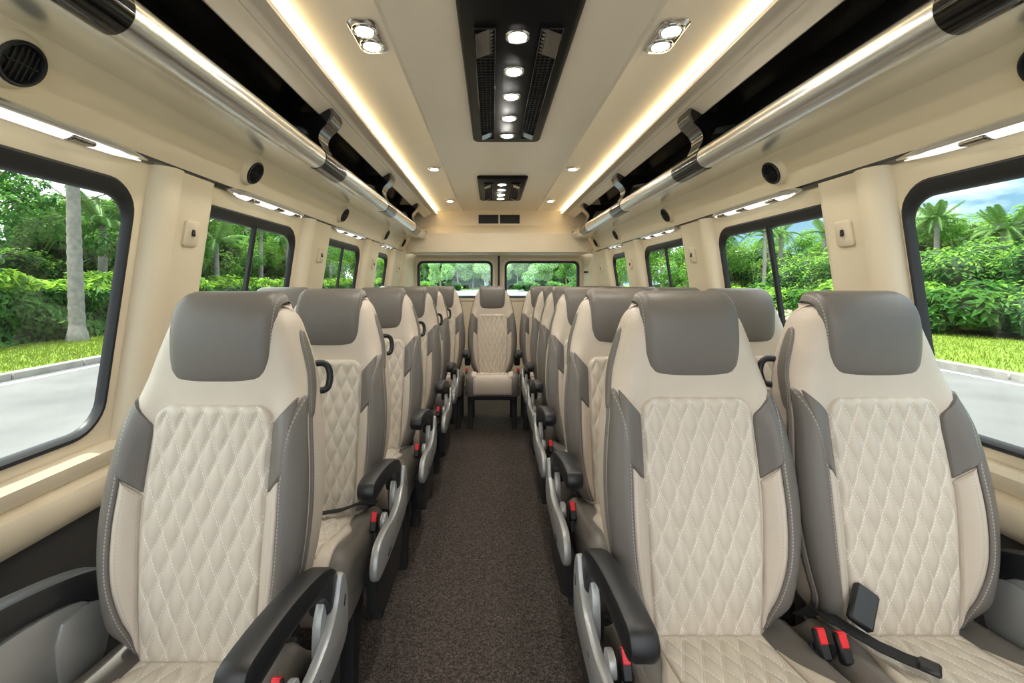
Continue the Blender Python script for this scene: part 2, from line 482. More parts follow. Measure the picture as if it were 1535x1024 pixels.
# cushion
CP = catmull([(-.05, .405), (-.12, .412), (-.22, .428), (-.32, .452), (-.39, .472), (-.435, .470), (-.468, .445), (-.480, .405), (-.476, .350), (-.462, .302)], 6, closed=False)
CL = [0]
for a, b in zip(CP, CP[1:]): CL.append(CL[-1]+math.dist(a, b))
LT = CL[-1]
def cprof(t):
    t = max(0, min(LT, t))
    for i in range(len(CL)-1):
        if t <= CL[i+1]: break
    k = (t-CL[i])/(CL[i+1]-CL[i]); a, b = CP[i], CP[i+1]
    p = (a[0]+(b[0]-a[0])*k, a[1]+(b[1]-a[1])*k)
    d = (b[0]-a[0], b[1]-a[1]); q = math.hypot(*d)
    return p, (d[1]/q, -d[0]/q)    # normal: up / forward
CW = .222
def P_c(x, t):
    p, n = cprof(t); ax = abs(x)
    off = .017*sst(.12, .19, ax)*(1-.6*sst(.36, .48, t)) - .014*sst(.12, 0, ax)*0
    r = max(0, min(1, (ax-(CW-.04))/.04)); off -= .045*(1-math.sqrt(max(0, 1-r*r)))
    if n[1] < -.2 and t < .3: n = (-n[0], -n[1])
    return Vector((x, p[0]+n[0]*off, p[1]+n[1]*off))
def mesh_cushion():
    mb = MB(); nt_ = 60; nx = 64; rows = []
    for i in range(nx+1):
        a = -1+2*i/nx; x = CW*math.sin(a*PI/2)
        row = [P_c(x, LT*j/nt_) for j in range(nt_+1)]
        r = max(0, min(1, (abs(x)-(CW-.04))/.04)); k = .03*(1-math.sqrt(max(0, 1-r*r)))
        row += [(x, -.42, .285+k), (x, -.25, .28+k), (x, -.04, .285+k), (x, -.02, .30+k), (x, -.02, .38)]
        rows.append(row)
    N = len(rows[0])
    o = mb.grid([p for r in rows for p in r], N, nx+1, wrap_u=True)
    mb.f.append(tuple(o+i for i in range(N))); mb.m.append(0)
    mb.f.append(tuple(o+nx*N+i for i in range(N))[::-1]); mb.m.append(0)
    mb.uv = [(1, 0)]*len(mb.v)
    return mb.mesh('seat_cushion', M['grey'], ang=60)
def mesh_cquilt():
    mb = MB()
    panel(mb, P_c, -1, lambda t: -.126, lambda t: .126, .035, .385, 100, 118, .012, .02, quilt_disp(.0075), lambda x, v: (x/PX, v/PZ))
    return mb.mesh('cushion_quilt', M['quilt'], ang=80)
def mesh_cside(s):
    mb = MB()
    def r(t): return .128 + .044*sst(.07, .24, t)
    P = lambda x, t: P_c(s*x, t)
    panel(mb, P, -s, lambda t: .127, lambda t: max(.1285, r(t)), .08, .43, 14, 48, .012, .014)
    return mb.mesh('cushion_side_panel', M['beige'], ang=60)
def mesh_cfront():
    mb = MB()
    panel(mb, P_c, -1, lambda t: -.160, lambda t: .160, .386, LT-.01, 26, 18, .008, .016)
    return mb.mesh('front_panel', M['beige'], ang=60)
def mesh_arm():
    mb = MB()
    pts = [(-.405, .628), (-.398, .652), (-.375, .662), (-.28, .655), (-.17, .634), (-.08, .606), (-.03, .575), (-.006, .535), (-.008, .495), (-.035, .475), (-.062, .488), (-.072, .520), (-.10, .552), (-.17, .580), (-.26, .596), (-.34, .600), (-.385, .604)]
    mb.prism(catmull(pts, 3), 0, -.026, .026, bev=.011)
    return mb.mesh('armrest', M['black_plastic'], ang=35)
def mesh_cover(s):
    mb = MB()
    pts = [(-.045, .515), (-.025, .555), (.0, .545), (.018, .50), (.022, .44), (.010, .395), (-.06, .375), (-.22, .37), (-.34, .375), (-.395, .385), (-.418, .41), (-.41, .45), (-.375, .478), (-.29, .478), (-.20, .462), (-.115, .468), (-.07, .49)]
    mb.prism(catmull(pts, 3), 0, 0, .024*s, bev=.008)
    # inner hinge shoulder
    pts = [(-.10, .47), (-.085, .515), (-.05, .545), (-.02, .53), (0, .48), (0, .40), (-.09, .39)]
    mb.prism(catmull(pts, 3), 0, -.018*s, .002*s, bev=.005)
    return mb.mesh('side_cover', M['silver_plastic'], ang=35)
def mesh_armplate():
    mb = MB()
    pts = [(-.36, .50), (-.35, .575), (-.25, .585), (-.15, .57), (-.09, .545), (-.075, .50), (-.09, .43), (-.20, .42), (-.32, .44)]
    mb.prism(catmull(pts, 3), 0, -.014, .014, bev=.006)
    mb.prism(catmull([(-.16, .46), (-.15, .54), (-.06, .53), (-.04, .45), (-.07, .38), (-.14, .39)], 2), 0, -.02, .02, bev=.006)
    return mb.mesh('arm_plate', M['silver_plastic'], ang=35)
def mesh_recess():
    mb = MB()
    mb.box((0, 0, 0), (.010, .045, .012), bev=.004)
    return mb.mesh('recess_slot', M['black_matte'])
def mesh_lever():
    mb = MB()
    mb.prism(catmull([(-.245, .45), (-.24, .478), (-.22, .487), (-.20, .478), (-.195, .45), (-.22, .44)], 3), 0, -.008, .008, bev=.004)
    return mb.mesh('recline_lever', M['silver_plastic'])
def mesh_shroud(s):
    mb = MB()
    mb.prism([(-.37, .38), (-.35, .26), (-.25, .20), (-.05, .20), (.01, .28), (.01, .40), (-.37, .39)], 0, -.02*s, .012*s, bev=.006)
    return mb.mesh('lower_shroud', M['black_matte'])
def mesh_buckle():
    mb = MB()
    R = Matrix.Rotation(math.radians(-28), 3, 'X')
    mb.box((0, 0, .045), (.032, .026, .072), rot=R, bev=.006)
    mb.box((0, .018, -.01), (.02, .012, .08), rot=R, bev=.003)
    return mb.mesh('buckle', M['black_plastic'])
def mesh_button():
    mb = MB(); R = Matrix.Rotation(math.radians(-28), 3, 'X')
    c = Vector((0, 0, .045)) + R @ Vector((0, -.0125, .018))
    mb.box(c, (.022, .006, .034), rot=R, bev=.002)
    c = Vector((0, 0, .045)) + R @ Vector((0, -.004, .0355))
    mb.box(c, (.022, .018, .004), rot=R, bev=.0015)
    return mb.mesh('release_button', M['red'])
def mesh_leg(y):
    mb = MB()
    if y > -.1:
        mb.prism([(y-.045, .29), (y+.05, .29), (y+.035, .06), (y+.045, .0), (y-.03, .0), (y-.02, .06)], 0, -.022, .022, bev=.006)
    else:
        mb.prism([(y-.03, .29), (y+.08, .29), (y+.02, .06), (y+.03, .0), (y-.03, .0), (y-.025, .06)], 0, -.022, .022, bev=.006)
    return mb.mesh('leg', M['black_matte'])
def mesh_frame():
    mb = MB()
    mb.box((0, -.22, .27), (.40, .38, .03), bev=.006)
    mb.box((0, -.02, .33), (.36, .04, .14), bev=.006)
    for x in (-.15, .15): mb.box((x, .02, .36), (.03, .05, .14), bev=.006)
    return mb.mesh('seat_frame', M['black_matte'])
def mesh_handle(s):
    mb = MB()
    pts = [(s*.172, .09, 1.016), (s*.192, .108, 1.016), (s*.204, .115, 1.006), (s*.209, .116, .985), (s*.209, .11, .963), (s*.204, .10, .95), (s*.184, .08, .95)]
    mb.tube(catmull(pts, 4, False), .0085, 10)
    return mb.mesh('grab_handle', M['black_plastic'])
def strap_mesh(path, wd, th=.003, name='belt_strap'):
    """path: list of (centre, width direction)"""
    mb = MB(); rows = []
    for i, (p, d) in enumerate(path):
        p = Vector(p); d = Vector(d).normalized()
        q = Vector(path[min(i+1, len(path)-1)][0]) - Vector(path[max(i-1, 0)][0])
        n = d.cross(q).normalized()
        rows.append([p-d*wd/2-n*th/2, p+d*wd/2-n*th/2, p+d*wd/2+n*th/2, p-d*wd/2+n*th/2])
    o = mb.grid([p for r in rows for p in r], 4, len(rows), wrap_u=True)
    mb.f.append((o, o+1, o+2, o+3)); mb.m.append(0)
    e = o+(len(rows)-1)*4; mb.f.append((e, e+1, e+2, e+3)); mb.m.append(0)
    return mb.mesh(name, M['belt'])

S = dict(back=mesh_backrest(), quilt=mesh_quilt(), head=mesh_headrest(), cushion=mesh_cushion(), cq=mesh_cquilt(), cf=mesh_cfront(), arm=mesh_arm(),
         recess=mesh_recess(), lever=mesh_lever(), buckle=mesh_buckle(), button=mesh_button(), legb=mesh_leg(.0), legf=mesh_leg(-.33), frame=mesh_frame(), plate=mesh_armplate())
for s in (-1, 1):
    S['bol', s] = mesh_bolster(s); S['inner', s] = mesh_inner(s); S['ton', s] = mesh_tongue(s); S['slot', s] = mesh_slot(s)
    S['cs', s] = mesh_cside(s); S['cover', s] = mesh_cover(s); S['shroud', s] = mesh_shroud(s); S['hand', s] = mesh_handle(s)

def make_seat(x, d, label, arms=(), buckles=(), handle=0, covers=True, arm_tilt=0, sx=1.0):
    """One seat: an Empty at its base with every part a child; part meshes are shared between the seats."""
    r = empty('coach_seat', (x, d, 0), label=label, cat='seat', group='quilted leather coach seats')
    r.scale = (sx, 1, 1)
    b = put('backrest', S['back'], r)
    put('quilted_panel', S['quilt'], b)
    for s in (-1, 1):
        put('bolster', S['bol', s], b); put('side_panel', S['inner', s], b)
        put('belt_guide', S['ton', s], b)
    h = put('headrest', S['head'], r, label='taupe grey padded headrest')
    c = put('seat_cushion', S['cushion'], r)
    put('cushion_quilt', S['cq'], c); put('front_panel', S['cf'], c)
    for s in (-1, 1): put('cushion_side_panel', S['cs', s], c)
    put('seat_frame', S['frame'], r)
    for s in (-1, 1):
        for m in ('legb', 'legf'):
            o = put('leg', S[m], r); o.location = (s*.185, 0, 0)
    for s in arms:
        a = put('armrest', S['arm'], r, label='black armrest'); a.location = (s*(.252 if covers else .226), 0, 0)
        if arm_tilt:
            # swing about the pivot near the backrest
            R = Matrix.Rotation(arm_tilt, 4, 'X'); pv = Vector((0, -.03, .51))
            a.matrix_local = Matrix.Translation(Vector((s*.252, 0, 0))+pv) @ R @ Matrix.Translation(-pv)
        if covers and (s*x > 0):
            k = put('arm_plate', S['plate'], r, label='grey plate under the armrest'); k.location = (s*.245, 0, 0)
        elif covers:
            k = put('side_cover', S['cover', s], r, label='silver side cover'); k.location = (s*.266, 0, 0)
            for yy, zz, rx, kk in ((-.27, .395, .1, 1), (-.012, .49, 1.3, .6), (-.16, .43, .1, .35)):
                q = put('recess_slot', S['recess'], k); q.location = (s*.0205, yy, zz); q.rotation_euler = (rx, 0, 0); q.scale = (1, kk, kk)
            q = put('recline_lever', S['lever'], k); q.location = (-s*.006, 0, 0)
            q = put('lower_shroud', S['shroud', s], r); q.location = (s*.262, 0, 0)
    for s, yy in buckles:
        q = put('buckle', S['buckle'], r); q.location = (s*(.208 if yy > -.2 else .226), yy, .415); q.scale = (.75, .75, .8)
        put('release_button', S['button'], q, label='red release button')
    if handle: put('grab_handle', S['hand', handle], r)
    return r

D1L, D1R = 1.03, 1.10
# left file of single seats
left_rows = [(-.630, 1.03), (-.605, 1.63), (-.570, 2.24), (-.547, 2.86), (-.545, 3.46)]
left_lab = ['quilted beige single seat nearest the camera beside the large left window',
            'second single seat from the camera on the left, black belt across its cushion',
            'third single seat from the camera on the left of the aisle',
            'fourth single seat from the camera on the left of the aisle',
            'fifth single seat on the left of the aisle, last before the rear bench row']
left_seats = []
for i, (x, d) in enumerate(left_rows):
    left_seats.append(make_seat(x, d, left_lab[i], arms=((1, -1) if i == 0 else (1,)), buckles=((1, -.21),), handle=1))
right_rows = [(.497, 1.10), (.500, 1.70), (.505, 2.29), (.520, 2.88), (.525, 3.47)]
right_lab = ['quilted beige aisle seat nearest the camera on the right of the aisle',
             'second aisle seat from the camera on the right of the aisle',
             'third aisle seat from the camera on the right of the aisle',
             'fourth aisle seat from the camera on the right of the aisle',
             'fifth aisle seat on the right, last before the rear bench row']
for i, (x, d) in enumerate(right_rows):
    make_seat(x, d, right_lab[i], arms=(-1,), buckles=((-1, -.21), (1, -.16)), handle=(1 if i == 0 else -1 if i in (1, 2) else 0) and 1)
win_rows = [(.950, 1.10), (.985, 1.72), (.985, 2.29), (.985, 2.88), (.975, 3.47)]
win_lab = ['quilted beige window seat nearest the camera on the right, loose black belt on it',
           'window seat behind the near right pair, headrest against the sliding window',
           'third window seat from the camera on the right, only its headrest showing',
           'fourth window seat from the camera on the right, only its headrest showing',
           'fifth window seat on the right, only a sliver of headrest showing']
win_seats = []
for i, (x, d) in enumerate(win_rows):
    win_seats.append(make_seat(x, d, win_lab[i], arms=((1,) if i == 0 else ()), buckles=((-1, -.17),) if i < 2 else (), handle=-1 if i == 0 else 0))
rear = [(-.93, 'rear bench seat in the far left corner, hidden but for its headrest top'), (-.466, 'rear bench seat just left of the centre rear seat'),
        (.006, 'centre rear seat facing straight down the aisle'), (.478, 'rear bench seat just right of the centre rear seat'),
        (.94, 'rear bench seat in the far right corner, hidden but for its headrest top')]
for x, lab in rear:
    make_seat(x, 4.06, lab, arms=((1, -1) if abs(x) < .1 else ()), buckles=((1, -.2), (-1, -.2)) if abs(x) < .1 else (), covers=False)
# slim folded seat by the left wall: only its headrest is seen above the near left seat
j = empty('window_side_seat', (-.905, 1.86, 0), label='seat by left sliding window, grey headrest top showing over the near left seat', cat='seat')
fb = MB(); fb.box((0, .07, .72), (.19, .07, .84), bev=.03); obj('backrest', fb, M['beige'], j)
jh = put('headrest', S['head'], j); jh.scale = (.92, 1, 1); jh.location = (0, 0, .004)
fb = MB(); fb.box((0, .0, .58), (.19, .06, .36), bev=.025); obj('folded_cushion', fb, M['grey'], j)
for s in (-1, 1):
    fb = MB(); fb.box((s*.07, .07, .155), (.03, .05, .31), bev=.005); obj('leg', fb, M['black_matte'], j)

# loose belts (each hangs off its own seat)
ws = win_seats[0]
m_ = strap_mesh([((-.215, -.055, .435), (.5, -.5, .2)), ((-.20, -.085, .470), (.6, -.8, 0)), ((-.188, -.115, .472), (.8, .5, 0)), ((-.165, -.145, .466), (.72, .7, 0)), ((-.135, -.175, .458), (.66, .75, 0)), ((-.105, -.205, .457), (.62, .78, 0)), ((-.09, -.22, .459), (.62, .78, 0))], .034)
b_ = put('belt_strap', m_, ws)
fb = MB(); fb.box((-.082, -.228, .461), (.034, .038, .011), rot=Matrix.Rotation(math.radians(-45), 3, 'Z'), bev=.004); obj('belt_tongue', fb, M['black_plastic'], b_)
fb = MB(); R = Matrix.Rotation(math.radians(32), 3, 'Y') @ Matrix.Rotation(math.radians(-25), 3, 'Z') @ Matrix.Rotation(math.radians(-35), 3, 'X')
fb.box((-.128, -.125, .505), (.048, .02, .085), rot=R, bev=.005); obj('belt_end_cover', fb, M['black_plastic'], b_)
m_ = strap_mesh([((.20, -.08, .45), (.2, .9, 0)), ((.15, -.105, .462), (.3, .9, 0)), ((.09, -.12, .445), (.15, .95, 0)), ((.03, -.135, .442), (.15, .95, 0)), ((-.02, -.15, .443), (.15, .95, 0))], .026)
b_ = put('belt_strap', m_, left_seats[1])
fb = MB(); fb.box((-.035, -.152, .447), (.04, .034, .010), bev=.004); obj('belt_tongue', fb, M['black_plastic'], b_)

# ------------------------------------------------------------------ the vehicle's body
XC = .085                       # the body's centre line
def half(z): return 1.2075 - .1466*(z-.668)
ZJ, ZT = 1.576, 1.73
Y0, Y1 = -.75, 5.29
def tag_s(o): o['kind'] = 'structure'; return o
def wallpt(s, d, z, off=0.0):
    """off > 0 goes outwards"""
    return (XC + s*(half(z)+off), d, z)
def hole_panel(mb, P, cell, hole, r, depth, mi=0, m=7):
    a0, a1, b0, b1 = cell; h0, h1, k0, k1 = hole
    cs = [(h0+r, k0+r, PI), (h1-r, k0+r, 1.5*PI), (h1-r, k1-r, 0), (h0+r, k1-r, .5*PI)]
    ring = []
    for cx, cy, st in cs:
        for i in range(m+1):
            an = st + .5*PI*i/m; ring.append((cx+r*math.cos(an), cy+r*math.sin(an)))
    oc = [(a0, b0), (a1, b0), (a1, b1), (a0, b1)]
    n = len(ring); o = len(mb.v)
    mb.v += [P(a, b, 0) for a, b in ring]; mb.v += [P(a, b, 0) for a, b in oc]; mb.v += [P(a, b, depth) for a, b in ring]
    for k in range(4):
        base = k*(m+1)
        for i in range(m): mb.f.append((o+base+i, o+base+i+1, o+n+k)); mb.m.append(mi)
        nx = ((k+1) % 4)*(m+1)
        mb.f.append((o+base+m, o+nx, o+n+(k+1) % 4, o+n+k)); mb.m.append(mi)
    for i in range(n):
        mb.f.append((o+i, o+n+4+i, o+n+4+(i+1) % n, o+(i+1) % n)); mb.m.append(mi)
    return ring
def rr_ring(h0, h1, k0, k1, r, m=7):
    out = []
    for cx, cy, st in [(h0+r, k0+r, PI), (h1-r, k0+r, 1.5*PI), (h1-r, k1-r, 0), (h0+r, k1-r, .5*PI)]:
        for i in range(m+1):
            an = st + .5*PI*i/m; out.append((cx+r*math.cos(an), cy+r*math.sin(an)))
    return out
def frame_mesh(mb, P, outer, inner, r, o0, o1):
    """a rubber ring between two rounded rectangles, from offset o0 (inside) to o1 (outside)"""
    A = rr_ring(*outer, r); B = rr_ring(*inner, max(.02, r-.02)); n = len(A)
    mid = [((a[0]*.5+b[0]*.5), (a[1]*.5+b[1]*.5)) for a, b in zip(A, B)]
    rings = [(A, o1), (A, o0+.006), ([((a[0]*.85+b[0]*.15), (a[1]*.85+b[1]*.15)) for a, b in zip(A, B)], o0), (mid, o0+.002), ([((a[0]*.15+b[0]*.85), (a[1]*.15+b[1]*.85)) for a, b in zip(A, B)], o0+.012), (B, o0+.022), (B, o1)]
    mb.grid([P(a, b, f) for rg, f in rings for a, b in rg], n, len(rings), wrap_u=True)
WIN = [(.13, 1.255), (1.47, 2.27), (2.58, 3.37), (3.72, 4.26)]
KZ0, KZ1 = .80, 1.505
cells = [-.75, 1.36, 2.42, 3.545, 5.29]
wn = 0
for s, side in ((-1, 'left'), (1, 'right')):
    P = lambda a, b, f, s=s: wallpt(s, a, b, f)
    mb = MB(); HOLE = [(a+.01*s, b+.012*s) for a, b in WIN]
    for k in range(4):
        hole_panel(mb, P, (cells[k], cells[k+1], .70, ZJ), (HOLE[k][0], HOLE[k][1], KZ0, KZ1), .09, .016)
    # waist rail under the windows: rounded sill, groove, ledge that overhangs the dark lining
    prof = [(.70, .0), (.772, -.002), (.768, -.022), (.752, -.034), (.722, -.034), (.708, -.024), (.704, -.018), (.698, -.030), (.690, -.048), (.672, -.058), (.63, -.056), (.604, -.045), (.596, -.030), (.596, .03)]
    pr = [(z, o) for z, o in prof[1:]]
    mb.grid([P(d, z, o) for d in (Y0, Y1) for z, o in pr], len(pr), 2)
    # dark lining below, down to the floor
    lo = [(.60, 0.0), (.40, -.012), (.12, -.012), (.0, .0)]
    mb.grid([(XC+s*(1.205+o), d, z) for d in (Y0, Y1) for z, o in lo], len(lo), 2, mi=1)
    # header panel that carries the round vents, up to the rack
    hp = [(1.074, 1.576), (1.070, 1.60), (1.012, 1.715), (1.005, 1.73), (1.005, 1.75)]
    mb.grid([(XC+s*h, d, z) for d in (Y0, 4.96) for h, z in hp], len(hp), 2)
    tag_s(obj('wall_'+side, mb, [M['cream'], M['dark_panel']], ang=35))
    # outer skin so that no sky leaks past the lining
    mb = MB(); sk = [(1.30, 0), (1.30, .62), (1.275, .78)]
    mb.grid([(XC+s*h, d, z) for d in (Y0, Y1+.05) for h, z in sk], len(sk), 2)
    sk = [(1.165, 1.52), (1.13, 1.75), (1.05, 2.05), (.90, 2.14), (0, 2.16)]
    mb.grid([(XC+s*h, d, z) for d in (Y0, Y1+.05) for h, z in sk], len(sk), 2)
    tag_s(obj('trim_body_'+side, mb, pbr('white body paint', (.7, .7, .7), .3)))
    # pillar covers
    for a, b in ((1.275, 1.535), (2.30, 2.645), (3.40, 3.79), (4.30, 4.86)):
        mb = MB(); e = .05
        pf = [(a, .01), (a, -.006), (a+.006, -.022), (a+.022, -.040), (a+.045, -.048), (a+.075, -.046), (a+.088, -.040), (a+.096, -.034), (b-.03, -.034), (b-.012, -.032), (b-.002, -.022), (b, .01)]
        zz = [.765+i*.0401 for i in range(21)]
        mb.grid([P(d, z, o*(1 if z < 1.52 else 1)) for z in zz for d, o in pf], len(pf), len(zz))
        tag_s(obj('trim_pillar_'+side, mb, M['cream'], ang=50))
    # window surrounds, panes and sliding dividers
    for k in range(4):
        wn += 1
        a, b = HOLE[k]; mb = MB()
        frame_mesh(mb, P, (a, b, KZ0, KZ1), (a+.016, b-.016, KZ0+.024, KZ1-.046), .09, -.006, .018)
        fr = tag_s(obj('window_%d' % wn, mb, M['rubber'], ang=40))
        mb = MB(); rg = rr_ring(a+.02, b-.02, KZ0+.02, KZ1-.03, .07)
        n = len(rg); mb.v = [P(x, z, .012) for x, z in rg]+[P(x, z, .016) for x, z in rg]
        mb.f = [tuple(range(n)), tuple(range(n, 2*n))[::-1]]; mb.m = [0, 0]
        obj('pane', mb, M['glass'], fr, smooth=False)
        if k in (1, 2):
            mid = {1: 1.885, 2: 3.0}[k]
            mb = MB(); pr_ = [(mid-.014, .015), (mid-.012, .004), (mid-.003, .002), (mid-.001, .008), (mid+.003, .008), (mid+.005, .002), (mid+.012, .004), (mid+.014, .015)]
            mb.grid([P(d, z, o) for z in (KZ0+.02, KZ1-.02) for d, o in pr_], len(pr_), 2)
            obj('divider', mb, M['rubber'], fr)
# floor
mb = MB(); mb.box((XC, 2.27, -.02), (2.44, 6.1, .04)); tag_s(obj('floor', mb, M['carpet'], smooth=False))
# ceiling
cp = [(0, 2.06), (.422, 2.06), (.425, 2.055), (.431, 2.049), (.436, 2.051), (.55, 2.050), (.66, 2.047), (.706, 2.046), (.7065, 2.016), (.712, 2.009), (.745, 2.012), (.758, 2.017), (.768, 2.017), (.774, 2.015), (.786, 2.008), (.792, 2.010), (.798, 2.005), (.804, 2.002), (.83, 1.988), (.850, 1.975), (.858, 1.978), (.864, 1.99), (.864, 2.05)]
cc = [(-h, z) for h, z in cp[:0:-1]]+cp
mb = MB(); mb.grid([(XC+h, d, z) for d in (-.5, 5.0) for h, z in cc], len(cc), 2)
ce = tag_s(obj('ceiling', mb, M['ceil'], ang=28))
# bulkhead over the rear doors
bp = [(5.0, 2.12), (5.0, 1.885), (4.985, 1.868), (4.89, 1.800), (4.878, 1.785), (4.876, 1.60), (4.878, 1.575), (4.90, 1.562), (5.30, 1.562)]
mb = MB(); mb.grid([(XC+x, y, z) for x in (-.985, .985) for y, z in bp], len(bp), 2)
bp2 = [(4.96, 1.79), (4.96, 1.50), (5.30, 1.50)]
for s in (-1, 1):
    mb.grid([(XC+s*x, 4.95, z) for x, z in ((.9, 2.14), (1.2, 2.14), (.9, 1.56), (1.2, 1.56))], 2, 2)
tag_s(obj('wall_back', mb, M['cream'], ang=35))
# corner trim either side of the doors and the wall below them
mb = MB()
for s in (-1, 1):
    mb.grid([(XC+s*x, y, z) for z in (0, 1.60) for x, y in ((.99, 5.285), (1.01, 5.26), (1.02, 5.12), (1.05, 4.9), (1.2, 4.86))], 5, 2)
tag_s(obj('trim_corner', mb, M['cream']))
# rear doors
for i, s in enumerate((-1, 1)):
    a, b = (XC-1.03, XC-.009) if s < 0 else (XC+.009, XC+1.03)
    wa, wb = (-.890, .012) if s < 0 else (.157, 1.050)
    P = lambda x, z, f: (x, Y1+f, z)
    mb = MB(); hole_panel(mb, P, (a, b, .0, 1.60), (wa, wb, 1.055, 1.497), .07, .05)
    # pressed border round the glass
    R0 = rr_ring(wa-.045, wb+.045, 1.01, 1.545, .10); R1 = rr_ring(wa-.032, wb+.032, 1.023, 1.532, .09); R2 = rr_ring(wa-.004, wb+.004, 1.051, 1.501, .072)
    n = len(R0); mb.grid([(x, Y1+f, z) for rg, f in ((R0, .0), (R1, -.014), (R2, -.014), (R2, .0)) for x, z in rg], n, 4, wrap_u=True)
    dr = tag_s(obj('door_%d' % (i+1), mb, M['cream'], ang=35))
    mb = MB(); frame_mesh(mb, P, (wa, wb, 1.055, 1.497), (wa+.026, wb-.026, 1.081, 1.471), .07, -.018, .045)
    wn += 1; fr = tag_s(obj('window_%d' % wn, mb, M['rubber'], ang=40))
    mb = MB(); rg = rr_ring(wa+.015, wb-.015, 1.07, 1.482, .055); n = len(rg)
    mb.v = [(x, Y1+.030, z) for x, z in rg]+[(x, Y1+.034, z) for x, z in rg]; mb.f = [tuple(range(n)), tuple(range(n, 2*n))[::-1]]; mb.m = [0, 0]
    obj('pane', mb, M['rear_glass'], fr, smooth=False)
    mb = MB(); hx = wa-.052 if s < 0 else wb+.052
    mb.box((hx, Y1-.012, 1.33), (.022, .024, .05), bev=.006)
    obj('door_hinge', mb, M['black_plastic'], dr)
    if s > 0:
        mb = MB(); mb.box((1.10, 5.10, 1.36), (.07, .02, .02), bev=.006); mb.box((1.12, 5.09, 1.365), (.022, .03, .035), bev=.006)
        obj('door_latch', mb, M['black_plastic'], dr)
mb = MB(); mb.box((XC, Y1-.004, .78), (.026, .03, 1.56), bev=.006); tag_s(obj('trim_door_seal', mb, M['rubber']))

# ------------------------------------------------------------------ fittings
def things_pair(fn):
    for s, side in ((-1, 'left'), (1, 'right')): fn(s, side)
# luggage racks
TX, TZ, TR = .845, 1.767, .047
BR = [.75, 2.03, 3.17, 4.31]
def bracket_meshes(s):
    # S-shaped profile in (half, z): inner face from the ledge down to the tube
    face = catmull([(.792, 2.000), (.786, 1.975), (.800, 1.945), (.835, 1.912), (.852, 1.880), (.848, 1.850), (.836, 1.828), (.832, 1.806)], 4, False)
    wd = .115
    cb = MB()
    outp = [(XC+s*h, z) for h, z in face]; inn = [(XC+s*(h+.012), z) for h, z in face][::-1]
    cb.prism(outp+inn, 1, -wd/2, wd/2)
    bb = MB()
    up = [(h+.012, z) for h, z in face]
    web = up + [(.870, 1.796), (.905, 1.790), (.885, 1.83), (.892, 1.875), (.915, 1.915), (.965, 1.925), (.998, 1.93), (1.0, 1.985), (.868, 1.985), (.84, 1.995)]
    bb.prism([(XC+s*h, z) for h, z in web], 1, -wd/2+.004, wd/2-.004)
    return cb, bb
for s, side in ((-1, 'left'), (1, 'right')):
    r = empty('luggage_rack', (0, 0, 0), label='aluminium tube luggage rack with black brackets along the %s wall' % side, cat='luggage rack')
    x = XC+s*TX
    mb = MB(); mb.tube([(x, -.5, TZ), (x, 4.835, TZ)], TR, 28); obj('rail_tube', mb, M['alu'], r)
    mb = MB()
    mb.lathe([(0, 0), (TR-.004, 0), (TR+.002, .004), (TR+.002, .03), (TR, .03)], Matrix.Translation((x, 4.81, TZ)), 28)
    obj('end_cap', mb, M['chrome'], r)
    mb = MB(); ty = [(TX-.012, 1.727), (TX+.03, 1.722), (.98, 1.724), (1.006, 1.728), (1.004, 1.738), (TX+.03, 1.735)]
    mb.prism([(XC+s*h, z) for h, z in ty], 1, -.5, 4.83); obj('tray', mb, M['white_alu'], r, ang=30)
    mb = MB(); bk = [(.862, 2.045), (.93, 2.035), (.99, 1.99), (1.0, 1.93), (1.002, 1.74)]
    mb.grid([(XC+s*h, d, z) for d in (-.5, 4.98) for h, z in bk], len(bk), 2)
    obj('back_panel', mb, M['gloss_black'], r)
    cb, bb = bracket_meshes(s)
    for k, d in enumerate(BR):
        mb = MB(); mb.lathe([(TR, -.13), (TR+.0025, -.13), (TR+.0025, .13), (TR, .13)], Matrix.Translation((x, d, TZ)) @ Matrix.Rotation(PI/2, 4, 'X'), 28)
        obj('rail_sleeve', mb, M['gloss_black'], r)
        if k == 0: continue
        if k == 1: fm, wm = cb.mesh('bracket_face', M['chrome'], ang=50), bb.mesh('bracket', M['gloss_black'], ang=30)
        b = put('bracket', wm, r); b.location = (0, d-.02, 0)
        put('bracket_face', fm, b, label='dark chrome front face')
# warm light strips in the coves
for s, side in ((-1, 'left'), (1, 'right')):
    r = empty('light_strip', (XC+s*.700, 0, 2.023), label='long warm glowing light strip in the %s ceiling cove' % side, cat='light strip')
    segs = [-.5, .62, 1.56, 1.72, 3.05, 4.2, 4.96]
    for a, b in zip(segs, segs[1:]):
        mb = MB(); mb.box((0, (a+b)/2, 0), (.010, b-a-.012, .014), bev=.003); obj('diffuser', mb, M['led'], r)
    mb = MB(); mb.box((s*.0058, 2.23, 0), (.0014, 5.46, .016)); obj('channel', mb, M['ceil'], r)
